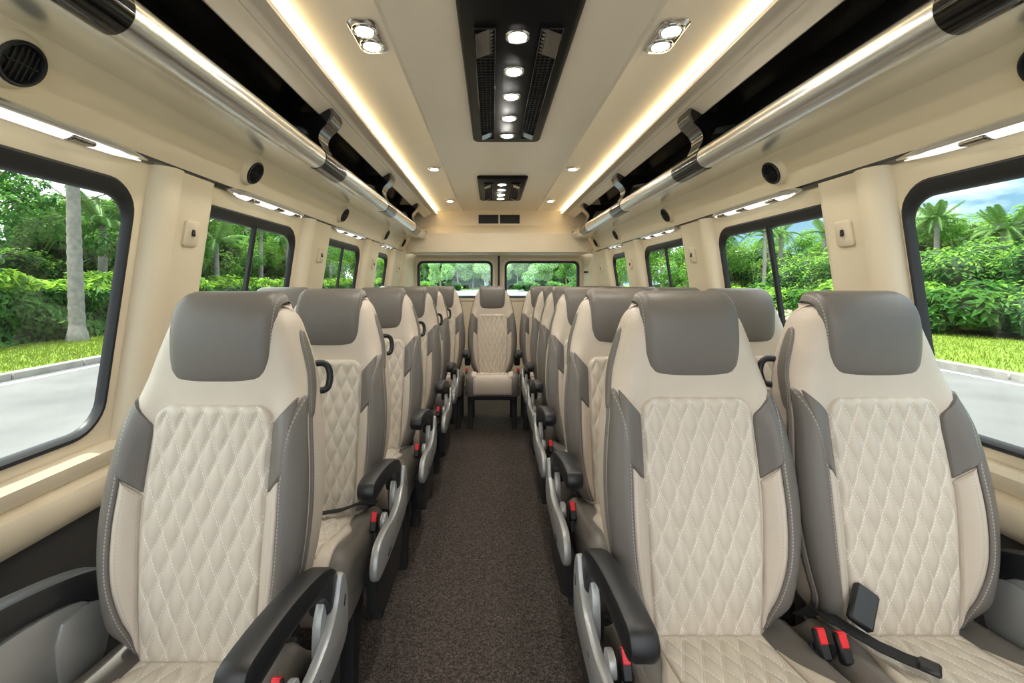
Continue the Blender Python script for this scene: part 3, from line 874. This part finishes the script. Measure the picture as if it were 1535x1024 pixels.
# black roof consoles with lamps and grilles
def spot(parent, x, y, z, rad=.032, name='lamp'):
    Mx = Matrix.Translation((x, y, z)) @ Matrix.Rotation(PI, 4, 'X')
    mb = MB(); mb.lathe([(rad*1.42, -.002), (rad*1.42, .003), (rad*1.30, .007), (rad*1.18, .007), (rad*1.15, .004), (rad*1.08, .0065), (rad*1.0, .0055), (rad*.98, .001)], Mx, 28)
    f = obj(name, mb, M['chrome_trim'], parent)
    mb = MB(); mb.lathe([(rad*.97, .001), (rad*.97, .003), (rad*.6, .0055), (rad*.1, .006)], Mx, 24)
    obj('lens', mb, M['lens'], f); return f
def console(name, y0, y1, hw, ys, label, chutes):
    zc = 2.058; r = empty(name, (XC, (y0+y1)/2, zc), label=label, cat='ceiling air vent')
    yc = (y0+y1)/2; L = (y1-y0)/2
    mb = MB(); rg = rr_ring(-hw, hw, -L, L, .03); r2 = rr_ring(-hw+.012, hw-.012, -L+.012, L-.012, .022); n = len(rg)
    mb.grid([(x, y, z) for rr_, z in ((rg, .002), (rg, -.012), (r2, -.022)) for x, y in rr_], n, 3, wrap_u=True)
    mb.f.append(tuple(2*n+i for i in range(n))); mb.m.append(0)
    obj('housing', mb, M['console'], r)
    for y in ys: spot(r, 0, y-yc, -.022, .030)
    sc_ = hw/.19
    for s in (-1, 1):
        vx = s*.107*sc_; a, b = -L+.30*L, L-.13*L
        a = min(ys)-yc-.06; b = max(ys)-yc+.02
        mb = MB(); g = .034*sc_
        # raised rim of the duct slot with a sloped inner wall
        for sx in (-1, 1): mb.box((vx+sx*g, (a+b)/2, -.028), (.004, b-a, .014), bev=.0015)
        mb.box((vx, a, -.028), (2*g, .005, .014), bev=.0015); mb.box((vx, b, -.028), (2*g, .005, .014), bev=.0015)
        fr = obj('duct_rim', mb, M['gloss_black'], r)
        mb = MB(); mb.box((vx, (a+b)/2, -.0235), (2*g-.004, b-a, .002)); obj('duct_grille', mb, M['grille'], fr)
        mb = MB(); nn = int((b-a)/.022)
        for q in range(nn): mb.box((vx, a+(q+.5)*(b-a)/nn, -.027), (2*g-.006, .003, .006))
        for q in (-1, 0, 1): mb.box((vx+q*g*.5, (a+b)/2, -.028), (.002, b-a, .006))
        obj('duct_slats', mb, M['black_plastic'], fr)
        for q, ln in ((a+.085, .15), (b-.05, .07)):
            mb = MB(); mb.box((vx, q, -.0345), (2*g-.004, ln if chutes else ln*.6, .003), rot=Matrix.Rotation(s*math.radians(20), 3, 'Y'), bev=.001); obj('duct_flap', mb, M['chrome'], fr)
    return r
console('roof_air_console', .86, 2.54, .190, [1.447, 1.684, 1.91, 2.16, 2.415], 'large black roof console with five round lamps and two long grilles', True)
console('roof_air_console', 3.40, 4.32, .198, [3.60, 3.80, 4.01, 4.20], 'small black roof console further back with four round lamps', False)
# ceiling downlights
for s, side in ((-1, 'left'), (1, 'right')):
    r = empty('twin_downlight', (XC+s*.497, 1.472, 2.049), label='silver twin downlight plate on the %s ceiling panel near the camera' % side, cat='ceiling light')
    mb = MB(); rg = rr_ring(-.047, .047, -.105, .105, .03); r2 = rr_ring(-.042, .042, -.10, .10, .026); n = len(rg)
    mb.grid([(x, y, z) for rr_, z in ((rg, .002), (rg, -.004), (r2, -.007)) for x, y in rr_], n, 3, wrap_u=True)
    mb.f.append(tuple(2*n+i for i in range(n))); mb.m.append(0); obj('plate', mb, M['chrome_trim'], r)
    spot(r, 0, -.046, -.0065, .029); spot(r, 0, .046, -.0065, .029)
    for d, w_ in ((3.15, 'nearer'), (4.36, 'farther')):
        r = empty('downlight', (XC+s*.497, d, 2.049), label='single round downlight on the %s ceiling panel, %s of the two behind the twin plate' % (side, w_), cat='ceiling light')
        mb = MB(); mb.lathe([(.052, -.002), (.052, .003), (.046, .006)], Matrix.Rotation(PI, 4, 'X'), 28); obj('plate', mb, M['chrome_trim'], r)
        spot(r, 0, 0, -.005, .029)
# round air vents in the header panels
order = ['nearest the camera, cut by the frame', 'second from the camera', 'third from the camera', 'fourth from the camera', 'last before the rear wall']
hn = Vector((1.012-1.070, 0, 1.715-1.60)).normalized()
nin = Vector((-(1.715-1.60), 0, -(1.070-1.012))).normalized()    # inward/down normal for the right side
for s, side in ((-1, 'left'), (1, 'right')):
    for k, d in enumerate((.875, 1.74, 2.80, 3.93, 4.68)):
        t = .58; c = Vector((XC+s*(1.070-.058*t), d, 1.60+.115*t))
        nn = Vector((nin.x*s, 0, nin.z)); q = nn.to_track_quat('Z', 'Y').to_matrix().to_4x4()
        r = empty('round_air_vent', c, label='round black air vent on the %s header panel, %s' % (side, order[k]), cat='air vent', group='round vents in the header panels')
        mb = MB(); mb.lathe([(.062, -.006), (.058, .004), (.052, .014), (.047, .018), (.040, .018), (.036, .004)], q, 30); obj('mount', mb, M['cream'], r)
        mb = MB(); mb.lathe([(.045, .012), (.046, .022), (.043, .025), (.039, .024), (.036, .017), (.035, .012)], q, 30); obj('bezel', mb, M['black_plastic'], r)
        mb = MB(); mb.lathe([(.035, .010), (.035, .013), (.02, .017), (.002, .018)], q, 26)
        for a in (-.022, -.011, 0, .011, .022):
            hh = math.sqrt(.034**2-a*a); R3 = q.to_3x3()
            mb.box(R3 @ Vector((a, 0, .0185)), (.002, hh*2, .006), rot=R3)
        mb.box(q.to_3x3() @ Vector((0, 0, .0195)), (.06, .003, .006), rot=q.to_3x3())
        obj('louvres', mb, M['grille'], r)
# reading light strips at the top of each window
spans = [(.1, 1.24, 'over the large front window'), (1.62, 2.27, 'over the second window'), (2.72, 3.36, 'over the third window'), (3.85, 4.25, 'over the rearmost side window')]
for s, side in ((-1, 'left'), (1, 'right')):
    mb = MB()
    st = [(1.072, 1.588), (1.060, 1.584), (1.056, 1.574), (1.068, 1.566), (1.078, 1.566)]
    mb.grid([(XC+s*h, d, z) for d in (Y0, 4.86) for h, z in st], len(st), 2)
    tag_s(obj('trim_header_'+side, mb, M['chrome'], ang=30))
    for a, b, wl in spans:
        r = empty('reading_light', (XC+s*1.06, (a+b)/2, 1.575), label='long frosted reading light strip on the %s wall %s' % (side, wl), cat='reading light')
        L = (b-a)/2
        def bar(h0, h1, z0, z1, e, nm, mt, parent):
            mb = MB(); rows = []
            n = 14
            for i in range(n+1):
                y = -L+e + (2*L-2*e)*i/n
                t = min(1, min(i, n-i)/2.5); g = math.sqrt(max(.02, 1-(1-t)**2))
                hc, zc = (h0+h1)/2, (z0+z1)/2; dh, dz = (h1-h0)/2*g, (z1-z0)/2*g
                rows.append([(s*(hc+dh*math.cos(an)), y, zc+dz*math.sin(an)) for an in [2*PI*q/14 for q in range(14)]])
            o = mb.grid([p for rw in rows for p in rw], 14, n+1, wrap_u=True)
            mb.f.append(tuple(o+i for i in range(14))); mb.m.append(0); mb.f.append(tuple(o+n*14+i for i in range(14))[::-1]); mb.m.append(0)
            return obj(nm, mb, mt, parent)
        bar(-.035, .03, -.022, .012, 0, 'housing', M['white_alu'], r)
        bar(-.030, .012, -.026, -.006, .03, 'lens', M['read_lens'], r)
        for q in (-.55, .1, .62):
            mb = MB(); mb.box((s*-.018, q*L, -.0215), (.03, .06, .012), bev=.004)
            obj('switch', mb, M['chrome'], r)
# belt anchor plates on the pillars
pl = [(1.435, 'on the first pillar behind the large window'), (2.52, 'on the second pillar'), (3.64, 'on the third pillar'), (4.62, 'on the last pillar before the rear doors')]
for s, side in ((-1, 'left'), (1, 'right')):
    for d, wl in pl:
        z = 1.385; c = Vector(wallpt(s, d, z, -.036))
        nn = Vector((-s, 0, -.1466)).normalized(); q = nn.to_track_quat('Z', 'Y').to_matrix().to_4x4()
        r = empty('coat_hook_plate', c, label='small square cream hook plate %s, %s side' % (wl, side), cat='hook plate', group='hook plates on the pillars')
        mb = MB(); R3 = Matrix(((0, 0, -s), (1, 0, 0), (0, 1, 0))); tilt = Matrix.Rotation(-s*.1456, 3, 'Y')
        rg = rr_ring(-.034, .034, -.042, .042, .012); r2 = rr_ring(-.030, .030, -.038, .038, .010); n = len(rg)
        def L2(x, y, zz): return tilt @ Vector((-s*zz, x, y))
        mb.grid([L2(x, y, zz) for rr_, zz in ((rg, -.002), (rg, .005), (r2, .008)) for x, y in rr_], n, 3, wrap_u=True)
        mb.f.append(tuple(2*n+i for i in range(n))); mb.m.append(0); obj('plate', mb, M['plate'], r)
        mb = MB(); mb.box(L2(0, .004, .010), (.006, .015, .020), bev=.003); mb.box(L2(0, -.004, .012), (.010, .009, .009), bev=.003)
        obj('hook', mb, M['black_plastic'], r)
# rear vent grille
r = empty('rear_air_grille', (XC, 4.998, 1.957), label='wide black air grille in two halves above the rear doors', cat='air vent')
mb = MB(); rg = rr_ring(-.252, .252, -.068, .068, .012); r2 = rr_ring(-.235, .235, -.052, .052, .006); n = len(rg)
mb.grid([(x, y, z) for rr_, y in ((rg, .004), (rg, -.008), (r2, -.008), (r2, .0)) for x, z in rr_], n, 4, wrap_u=True)
mb.box((0, -.004, 0), (.012, .010, .104)); obj('surround', mb, M['cream'], r)
for s in (-1, 1):
    mb = MB(); mb.box((s*.121, -.001, 0), (.224, .004, .10))
    for q in range(5): mb.box((s*.121, -.005, -.04+q*.02), (.222, .006, .003))
    for q in range(10): mb.box((s*.121-.1+q*.0222, -.004, 0), (.002, .005, .1))
    obj('grille', mb, M['grille'], r)

# ------------------------------------------------------------------ outside
def gz(d): return -.63 + max(0, d-30)*.012
def strip(x0, x1, d0, d1, dz, mats, nm, **k):
    mb = MB(); ds = [d0]+[x for x in (30,) if d0 < x < d1]+[d1]
    mb.grid([(x, d, gz(d)+dz) for d in ds for x in (x0, x1)], 2, len(ds)); return obj(nm, mb, mats, smooth=False, **k)
strip(-9.25, 10.0, -12, 140, 0, M['asphalt'], 'road', kind='structure')
strip(-9.0, 9.6, 46, 96, .006, pbr('brightened far road', (.24, .25, .25), .9, spec=.15, var=.15, vscale=.3), 'road_far_brightened', kind='structure')  # bright, hazy look of the far road painted in as a paler strip
strip(-9.02, -8.90, -10, 110, .004, M['line'], 'road_line', kind='structure')
strip(9.62, 9.74, -10, 110, .004, M['line'], 'road_line', kind='structure')
for s, xk in ((-1, -9.25), (1, 10.0)):
    mb = MB()
    for k in range(60):
        d = -8+k*1.5; z = gz(d+.75)
        mb.box((xk+s*.09, d+.75, z+.06), (.18, 1.49, .17), bev=.02)
    obj('kerb', mb, M['kerb'], kind='structure')
    mb = MB(); x1 = xk+s*.18; x2 = s*60
    mb.grid([(x, d, gz(d)+.12) for d in (-12, 30, 140) for x in (x1, x2)], 2, 3); obj('ground_lawn_'+('left' if s < 0 else 'right'), mb, M['grass'], smooth=False, kind='structure')
mb = MB(); mb.grid([(x, d, gz(d)+.02) for d in (90, 140) for x in (-60, 60)], 2, 2); obj('ground_lawn_back', mb, M['grass'], smooth=False, kind='structure')
# grass blades on the verges
for s, xa, xb, da, db in ((-1, -9.5, -13.2, 5, 18), (1, 10.2, 16.0, 6, 24)):
    mb = MB(); rnd = random.Random(3+s)
    for k in range(16000):
        x = rnd.uniform(xa, xb); d = rnd.uniform(da, db); a = rnd.uniform(0, PI); h = rnd.uniform(.04, .10)
        ca, sa = .012*math.cos(a), .012*math.sin(a); z = gz(d)+.12
        mb.add([(x-ca, d-sa, z), (x+ca, d+sa, z), (x+rnd.uniform(-.04, .04), d+rnd.uniform(-.04, .04), z+h)], [(0, 1, 2)])
    put('grass', mb.mesh('grass', M['grassblade'], False, recalc=False), label='short bright grass on the %s verge' % ('left' if s < 0 else 'right'), cat='grass', kind='stuff')

def leaf(mb, p, n, size, rnd, mi=0, asp=.45):
    n = n.normalized(); a = n.orthogonal().normalized(); a.rotate(Matrix.Rotation(rnd.uniform(0, 2*PI), 3, n)); b = n.cross(a)
    L = size*rnd.uniform(.7, 1.3); w2 = L*asp
    mb.add([p-a*L*.5, p+b*w2*.5+n*L*.06, p+a*L*.5-n*L*.12, p-b*w2*.5+n*L*.06], [(0, 1, 2, 3)], mi)
def leafcloud(mb, blobs, nl, size, rnd, mi=0, mi2=None, asp=.45, core=None):
    tot = sum(b[1]**2 for b in blobs)
    for c, r, sq in blobs:
        for k in range(int(nl*r*r/tot)):
            v = Vector((rnd.gauss(0, 1), rnd.gauss(0, 1), rnd.gauss(0, 1))).normalized()
            rr_ = r*(rnd.uniform(.72, 1.08))
            p = Vector(c)+Vector((v.x*rr_, v.y*rr_, v.z*rr_*sq))
            nrm = (v + Vector((0, 0, .7)) + Vector((rnd.uniform(-.7, .7), rnd.uniform(-.7, .7), rnd.uniform(-.5, .5))))
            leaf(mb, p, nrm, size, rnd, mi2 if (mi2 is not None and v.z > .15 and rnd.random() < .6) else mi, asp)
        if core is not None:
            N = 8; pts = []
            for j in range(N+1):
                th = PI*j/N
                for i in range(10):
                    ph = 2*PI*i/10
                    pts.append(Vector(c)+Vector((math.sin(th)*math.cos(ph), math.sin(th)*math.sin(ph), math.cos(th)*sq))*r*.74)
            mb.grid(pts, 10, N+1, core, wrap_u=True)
def trunk_mesh(h, r0, r1, rnd, mat, lean=.0, branches=0):
    mb = MB(); n = 9; pts = []; rr_ = []
    a = rnd.uniform(0, 2*PI)
    for i in range(n):
        t = i/(n-1); pts.append((lean*t*h+.06*math.sin(t*5+a), .06*math.sin(t*4+a*2), -.1+(h+.1)*t)); rr_.append((r0*(1-t)+r1*t)*(1.25 if i == 0 else 1))
    mb.tube(pts, rr_, 12)
    for k in range(branches):
        z = h*rnd.uniform(.45, .95); an = rnd.uniform(0, 2*PI); L = h*rnd.uniform(.25, .45)
        p0 = Vector((lean*z, 0, z)); d = Vector((math.cos(an), math.sin(an), rnd.uniform(.5, 1.1))).normalized()
        mb.tube([p0, p0+d*L*.5+Vector((0, 0, .1)), p0+d*L], [r1*.8, r1*.5, r1*.2], 6)
    return mb.mesh('trunk', mat)
def tree_proto(kind, seed):
    rnd = random.Random(seed); mb = MB()
    if kind == 'broad':
        h = 7.5; bl = [((rnd.uniform(-1.5, 1.5), rnd.uniform(-1.5, 1.5), rnd.uniform(2.6, 7.2)), rnd.uniform(.8, 1.45), .8) for k in range(13)]
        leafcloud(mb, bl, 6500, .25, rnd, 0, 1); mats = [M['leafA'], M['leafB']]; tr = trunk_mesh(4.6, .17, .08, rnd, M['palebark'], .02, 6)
    elif kind == 'open':
        h = 8; bl = [((rnd.uniform(-2, 2), rnd.uniform(-2, 2), rnd.uniform(3.0, 7.6)), rnd.uniform(.5, 1.0), .6) for k in range(14)]
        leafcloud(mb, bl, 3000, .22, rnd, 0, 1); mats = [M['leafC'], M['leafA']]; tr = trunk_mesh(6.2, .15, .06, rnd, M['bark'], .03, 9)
    elif kind == 'bushy':
        bl = [((rnd.uniform(-1.4, 1.4), rnd.uniform(-1.2, 1.2), rnd.uniform(.7, 3.1)), rnd.uniform(.7, 1.2), .85) for k in range(12)]
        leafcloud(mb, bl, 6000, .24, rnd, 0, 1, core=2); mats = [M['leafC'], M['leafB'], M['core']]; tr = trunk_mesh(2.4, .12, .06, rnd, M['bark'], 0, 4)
    elif kind == 'pale':
        bl = [((rnd.uniform(-1.3, 1.3), rnd.uniform(-1.3, 1.3), rnd.uniform(1.8, 5.2)), rnd.uniform(.7, 1.3), .85) for k in range(10)]
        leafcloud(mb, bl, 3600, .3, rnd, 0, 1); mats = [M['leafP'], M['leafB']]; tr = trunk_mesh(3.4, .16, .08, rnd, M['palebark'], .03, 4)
    elif kind == 'slim':
        bl = [((rnd.uniform(-.8, .8), rnd.uniform(-.8, .8), rnd.uniform(2.4, 5.4)), rnd.uniform(.6, 1.0), .9) for k in range(10)]
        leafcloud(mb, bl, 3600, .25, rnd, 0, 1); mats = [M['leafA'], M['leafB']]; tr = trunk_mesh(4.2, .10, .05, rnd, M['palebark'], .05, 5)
    return mb.mesh('foliage', mats, False, recalc=False), tr
PROT = {(k, i): tree_proto(k, 11*i+len(k)) for k in ('broad', 'open', 'bushy', 'slim', 'pale') for i in range(2)}
def tree(kind, i, x, d, sc_, rz, label, group, name=None):
    f, t = PROT[kind, i]
    r = empty(name or ('shrub_tree' if kind == 'bushy' else 'broadleaf_tree'), (x, d, gz(d)+.12), rz, label=label, cat='tree', group=group); r.scale = (sc_,)*3
    put('foliage', f, r); put('trunk', t, r); return r
def frond_mesh(L, droop, rnd, leafl=.40):
    mb = MB(); n = 16; pts = []
    for i in range(n+1):
        t = i/n; pts.append(Vector((L*t*(1-.18*t), 0, .42*L*t-droop*L*t*t)))
    mb.tube(pts, [.03*(1-.85*i/n) for i in range(n+1)], 5)
    for i in range(1, 3*n):
        t = i/(3*n); k = min(n-1, int(t*n)); f = t*n-k; p = pts[k].lerp(pts[k+1], f); tg = (pts[k+1]-pts[k]).normalized()
        ll = leafl*L*.5*(math.sin(PI*(.12+.85*t))**.7)
        for s in (-1, 1):
            d = (Vector((0, s, 0))*.8+tg*.6+Vector((0, 0, -.25-.2*rnd.random()))).normalized(); wv = tg*.030*L*.5
            mb.add([p-wv*.5, p+wv*.5, p+d*ll*.6+wv*.5+Vector((0, 0, .02)), p+d*ll, p+d*ll*.6-wv*.3], [(0, 1, 2, 3, 4)])
    return mb.mesh('frond', M['palm'], False, recalc=False)
rp = random.Random(5)
FR = [frond_mesh(1.9, dr, rp) for dr in (.15, .55, 1.0)]
def palm_trunk(h, r0):
    mb = MB(); n = int(h/.16); pts = []; rr_ = []
    for i in range(n+1):
        t = i/n; pts.append((.25*math.sin(t*1.8)*h*.10, 0, -.1+(h+.1)*t)); rr_.append((r0*(1.25-.45*t) if t > .06 else r0*1.6)*(1.06 if i % 2 else .97))
    mb.tube(pts, rr_, 14); return mb.mesh('trunk', M['palmbark'])
PT = {h: palm_trunk(h, r) for h, r in ((7.5, .165), (5.2, .13), (4.0, .15), (3.0, .12))}
def palm(x, d, h, sc_, rz, label, group=None, nf=16, z=None):
    r = empty('palm_tree', (x, d, gz(d)+.12 if z is None else z), rz, label=label, cat='palm tree', group=group)
    put('trunk', PT[h], r); top = Vector((.25*math.sin(1.8)*h*.10, 0, h)); rnd = random.Random(int(abs(x*31+d*7)))
    for k in range(nf):
        tier = 0 if k % 3 == 0 else 1 if k % 3 == 1 else 2
        f = put('frond', FR[tier], r); f.location = top
        f.rotation_euler = (0, rnd.uniform(-.15, .15)-(.55 if tier == 0 else .1), 2*PI*k/nf*1.62+rnd.uniform(-.15, .15)); f.scale = (sc_*rnd.uniform(.85, 1.1),)*3
    return r
rt = random.Random(21)
# left: clipped hedge, big palm trunk in front, trees behind
def hedge(x0, x1, d0, d1, h, n, size, label, seed, topmat):
    rnd = random.Random(seed); mb = MB()
    nb = int((d1-d0)/.9)
    for k in range(n):
        d = rnd.uniform(d0, d1) if rnd.random() < .5 else d0+(d1-d0)*rnd.random()**1.8; side = rnd.random()
        bump = .16*math.sin(d*1.7)+.12*math.sin(d*4.1+1)
        if side < .62:
            z = rnd.uniform(0, h); x = x0+.18*math.sin(d*2.3+z*3)+rnd.uniform(-.12, .12)+.15*math.sin(z*5+d*1.3); nr = Vector((1 if x0 > x1 else -1, rnd.uniform(-.6, .6), rnd.uniform(.1, 1.0)))
        else:
            x = rnd.uniform(min(x0, x1), max(x0, x1)); z = h+rnd.uniform(-.1, .12); nr = Vector((rnd.uniform(-.5, .5), rnd.uniform(-.5, .5), 1))
        z += bump*z/h
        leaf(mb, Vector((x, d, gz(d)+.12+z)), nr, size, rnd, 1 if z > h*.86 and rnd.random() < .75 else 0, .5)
    s = 1 if x0 > x1 else -1
    ds = [d0, 30, d1] if d0 < 30 < d1 else [d0, d1]
    xi = x0-s*.25
    mb.grid([(xx, d, gz(d)+.1+z) for d in ds for xx, z in ((xi, 0), (xi, h-.2), (x1, h-.2), (x1, 0))], 4, len(ds), 2)  # unseen filler box added so light does not pass through the hedge
    return put('hedge', mb.mesh('hedge', [M['hedge'], topmat, M['core']], False, recalc=False), label=label, cat='hedge')
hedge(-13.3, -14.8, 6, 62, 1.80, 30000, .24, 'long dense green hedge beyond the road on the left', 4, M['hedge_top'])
palm(-12.5, 13.3, 7.5, 1.1, 3.0, 'thick grey palm trunk rising in front of the hedge in the large left window', nf=18)
gl = 'trees beyond the left hedge'
for k, d in enumerate([9.5, 12.0, 14.6, 17.0, 19.8, 22.5, 25.5, 28.5, 31.5, 35, 39, 43, 48, 53, 58]):
    kind = ('broad', 'open', 'slim')[k % 3] if k > 3 else 'open'
    tree(kind, k % 2, -15.8-rt.uniform(0, 1.6), d, rt.uniform(.85, 1.1), rt.uniform(0, 6), 'leafy green tree behind the hedge on the left', gl)
for k in range(15):
    tree('bushy', k % 2, -19.0-rt.uniform(0, 3), 11+k*3.4, rt.uniform(1.35, 1.8)*(.5 if 11+k*3.4 < 19 else 1), rt.uniform(0, 6), 'tall dark bushy tree far behind the left hedge', 'dense trees far behind the left hedge')
for k, (x, d, h) in enumerate([(-14.6, 21.4, 5.2), (-14.9, 24.0, 4.0), (-15.0, 28.6, 5.2), (-15.2, 33.0, 5.2), (-15.2, 17.2, 4.0), (-15.4, 42, 5.2)]):
    palm(x, d, h, 1.15, rt.uniform(0, 6), 'slender palm standing just behind the left hedge', 'palms just behind the left hedge', 14)
# right: shrub belt, jungle trees, tall palms
gr = 'shrubs along the right lawn'
def shrub_proto(seed, mats, size=.26, spiky=False):
    rnd = random.Random(seed); mb = MB()
    bl = [((rnd.uniform(-.8, .8), rnd.uniform(-.8, .8), rnd.uniform(.35, 1.15)), rnd.uniform(.4, .65), .85) for k in range(8)]
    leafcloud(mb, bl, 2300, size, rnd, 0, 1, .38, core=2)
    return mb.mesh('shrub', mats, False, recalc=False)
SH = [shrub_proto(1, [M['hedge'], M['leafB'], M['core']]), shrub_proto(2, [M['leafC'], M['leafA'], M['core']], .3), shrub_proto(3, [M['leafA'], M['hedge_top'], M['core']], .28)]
for k in range(26):
    d = 9.5+k*1.35; x = 16.6+rt.uniform(-.3, .5)
    o = put('shrub', SH[k % 3], label='low leafy shrub at the edge of the right lawn', cat='shrub', group=gr)
    o.location = (x, d, gz(d)+.1); o.rotation_euler = (0, 0, rt.uniform(0, 6)); o.scale = (rt.uniform(1.0, 1.3),)*3
for k in range(18):
    d = 11+k*1.9
    tree('bushy', k % 2, 18.6+rt.uniform(0, 1.4), d, rt.uniform(.72, .92)*(1 if d < 24 else 1.12), rt.uniform(0, 6), 'bushy jungle tree behind the right shrubs', 'jungle trees behind the right shrubs')
for k in range(16):
    d = 16+k*3.0
    tree(('broad', 'bushy', 'slim')[k % 3], k % 2, 23.5+rt.uniform(0, 3), d, (.80, 1.3, .85)[k % 3]*rt.uniform(.9, 1.1), rt.uniform(0, 6), 'leafy tree further back on the right', 'trees further back on the right')
for k in range(7):
    d = 32+k*4.2
    tree(('broad', 'slim')[k % 2], k % 2, 15.5+rt.uniform(0, 1.5), d, rt.uniform(.9, 1.1), rt.uniform(0, 6), 'tree near the far end of the right verge', 'trees at the far end of the right verge')
palm(24.2, 23.9, 5.2, .80, 1.0, 'tallest slim palm standing clear against the sky in the large right window', None, 26)
palm(25.6, 22.7, 4.0, .72, 2.0, 'palm crown over the jungle just right of the tall slim palm', None, 24)
palm(22.4, 19.1, 4.0, .85, 2.5, 'broad palm crown near the right edge of the large right window', None, 26)
for k, (x, d, h) in enumerate([(22.5, 30, 5.2), (21, 33, 5.2), (20, 30.5, 5.2), (22, 28.2, 4.0), (18.2, 29.5, 5.2), (17.6, 33, 5.2)]):
    palm(x, d, h, .95, rt.uniform(0, 6), 'palm among the trees in the right sliding window', 'palms in the right sliding window', 14)
# pale flower bed beside the right kerb
mb = MB(); rf = random.Random(8)
for k in range(2500):
    x = rf.uniform(11.2, 15.5); d = rf.uniform(17.0, 22.5); leaf(mb, Vector((x, d, gz(d)+.12+rf.uniform(.05, .42))), Vector((rf.uniform(-1, 1), rf.uniform(-1, 1), 1)), .16, rf, 0 if rf.random() < .7 else 1, .8)
put('flower_bed', mb.mesh('flower_bed', [M['flower'], M['hedge']], False, recalc=False), label='pale pink flower bed on the right verge seen through the sliding window', cat='flower bed', kind='stuff')
# trees behind the vehicle
for k in range(17):
    x = -24+k*2.9
    tree(('pale', 'slim', 'pale')[k % 3], k % 2, x, 84+rt.uniform(-4, 6), rt.uniform(1.0, 1.3), rt.uniform(0, 6), 'pale trunked tree across the end of the road behind the van', 'trees across the end of the road')
for k in range(14):
    x = -26+k*4.0
    tree('bushy', k % 2, x, 98+rt.uniform(-3, 3), rt.uniform(2.0, 2.5), rt.uniform(0, 6), 'dark bushy tree in the row behind the trees at the end of the road', 'dark tree row at the end of the road')
for k, (x, d) in enumerate([(-9.8, 70), (-7.2, 82), (-10.5, 66), (9.8, 66), (11.6, 62), (13.4, 64), (7.2, 78), (5.4, 79)]):
    o = put('shrub', SH[k % 3], label='rounded shrub beside the road seen through the rear windows', cat='shrub', group='shrubs at the end of the road')
    o.location = (x, d, gz(d)); o.scale = (1.25,)*3

# ------------------------------------------------------------------ light
wd = bpy.data.worlds.new('sky'); scene.world = wd; wd.use_nodes = True
nt = wd.node_tree; nt.nodes.clear(); N = nt.nodes; L = nt.links
out = N.new('ShaderNodeOutputWorld'); bg = N.new('ShaderNodeBackground'); L.new(bg.outputs[0], out.inputs[0])
tc = N.new('ShaderNodeTexCoord'); sp = N.new('ShaderNodeSeparateXYZ'); L.new(tc.outputs['Generated'], sp.inputs[0])
rmp = N.new('ShaderNodeValToRGB'); L.new(sp.outputs[2], rmp.inputs[0])
e = rmp.color_ramp.elements; e[0].position = 0; e[0].color = (.20, .29, .34, 1); e[1].position = .55; e[1].color = (.06, .16, .33, 1)
q = rmp.color_ramp.elements.new(.22); q.color = (.085, .19, .29, 1)
mp = N.new('ShaderNodeMapping'); mp.inputs['Scale'].default_value = (1, 1, 3.2); L.new(tc.outputs['Generated'], mp.inputs[0])
cn = N.new('ShaderNodeTexNoise'); cn.inputs['Scale'].default_value = 3.2; cn.inputs['Detail'].default_value = 8; cn.inputs['Roughness'].default_value = .58; L.new(mp.outputs[0], cn.inputs['Vector'])
cr = N.new('ShaderNodeMapRange'); cr.inputs[1].default_value = .46; cr.inputs[2].default_value = .72
ca = N.new('ShaderNodeMath'); ca.operation = 'MULTIPLY_ADD'; ca.inputs[1].default_value = .50; L.new(sp.outputs[2], ca.inputs[0]); L.new(cn.outputs['Fac'], ca.inputs[2])  # cloud cover thickened overhead, out of view, to add light indoors
cb_ = N.new('ShaderNodeMath'); cb_.operation = 'MULTIPLY_ADD'; cb_.inputs[1].default_value = -.16; L.new(sp.outputs[0], cb_.inputs[0]); L.new(ca.outputs[0], cb_.inputs[2]); L.new(cb_.outputs[0], cr.inputs[0])
mx = N.new('ShaderNodeMix'); mx.data_type = 'RGBA'; mx.inputs[7].default_value = (1.0, 1.0, 1.0, 1); L.new(cr.outputs[0], mx.inputs[0]); L.new(rmp.outputs[0], mx.inputs[6])
L.new(mx.outputs[2], bg.inputs[0]); bg.inputs[1].default_value = 1.12
sun = bpy.data.lights.new('sun', 'SUN'); sun.energy = 4.0; sun.angle = .02; sun.color = (1, .95, .86)
so = bpy.data.objects.new('sun', sun); C.objects.link(so)
so.rotation_euler = Vector((.26, .20, -1)).to_track_quat('-Z', 'Y').to_euler()

# ------------------------------------------------------------------ camera
cam = bpy.data.cameras.new('camera'); co = bpy.data.objects.new('camera', cam); C.objects.link(co)
co.location = (0, 0, 1.22); co.rotation_euler = (PI/2, 0, 0)
cam.sensor_width = 36; cam.lens = 660/1535*36; cam.shift_x = (767.5-737)/1535; cam.shift_y = -(512-426)/1535; cam.clip_start = .02; cam.clip_end = 500
scene.camera = co
vs = scene.view_settings
vs.view_transform = 'Standard'; vs.look = 'None'; vs.exposure = 1.57; vs.gamma = 1
vs.use_curve_mapping = False
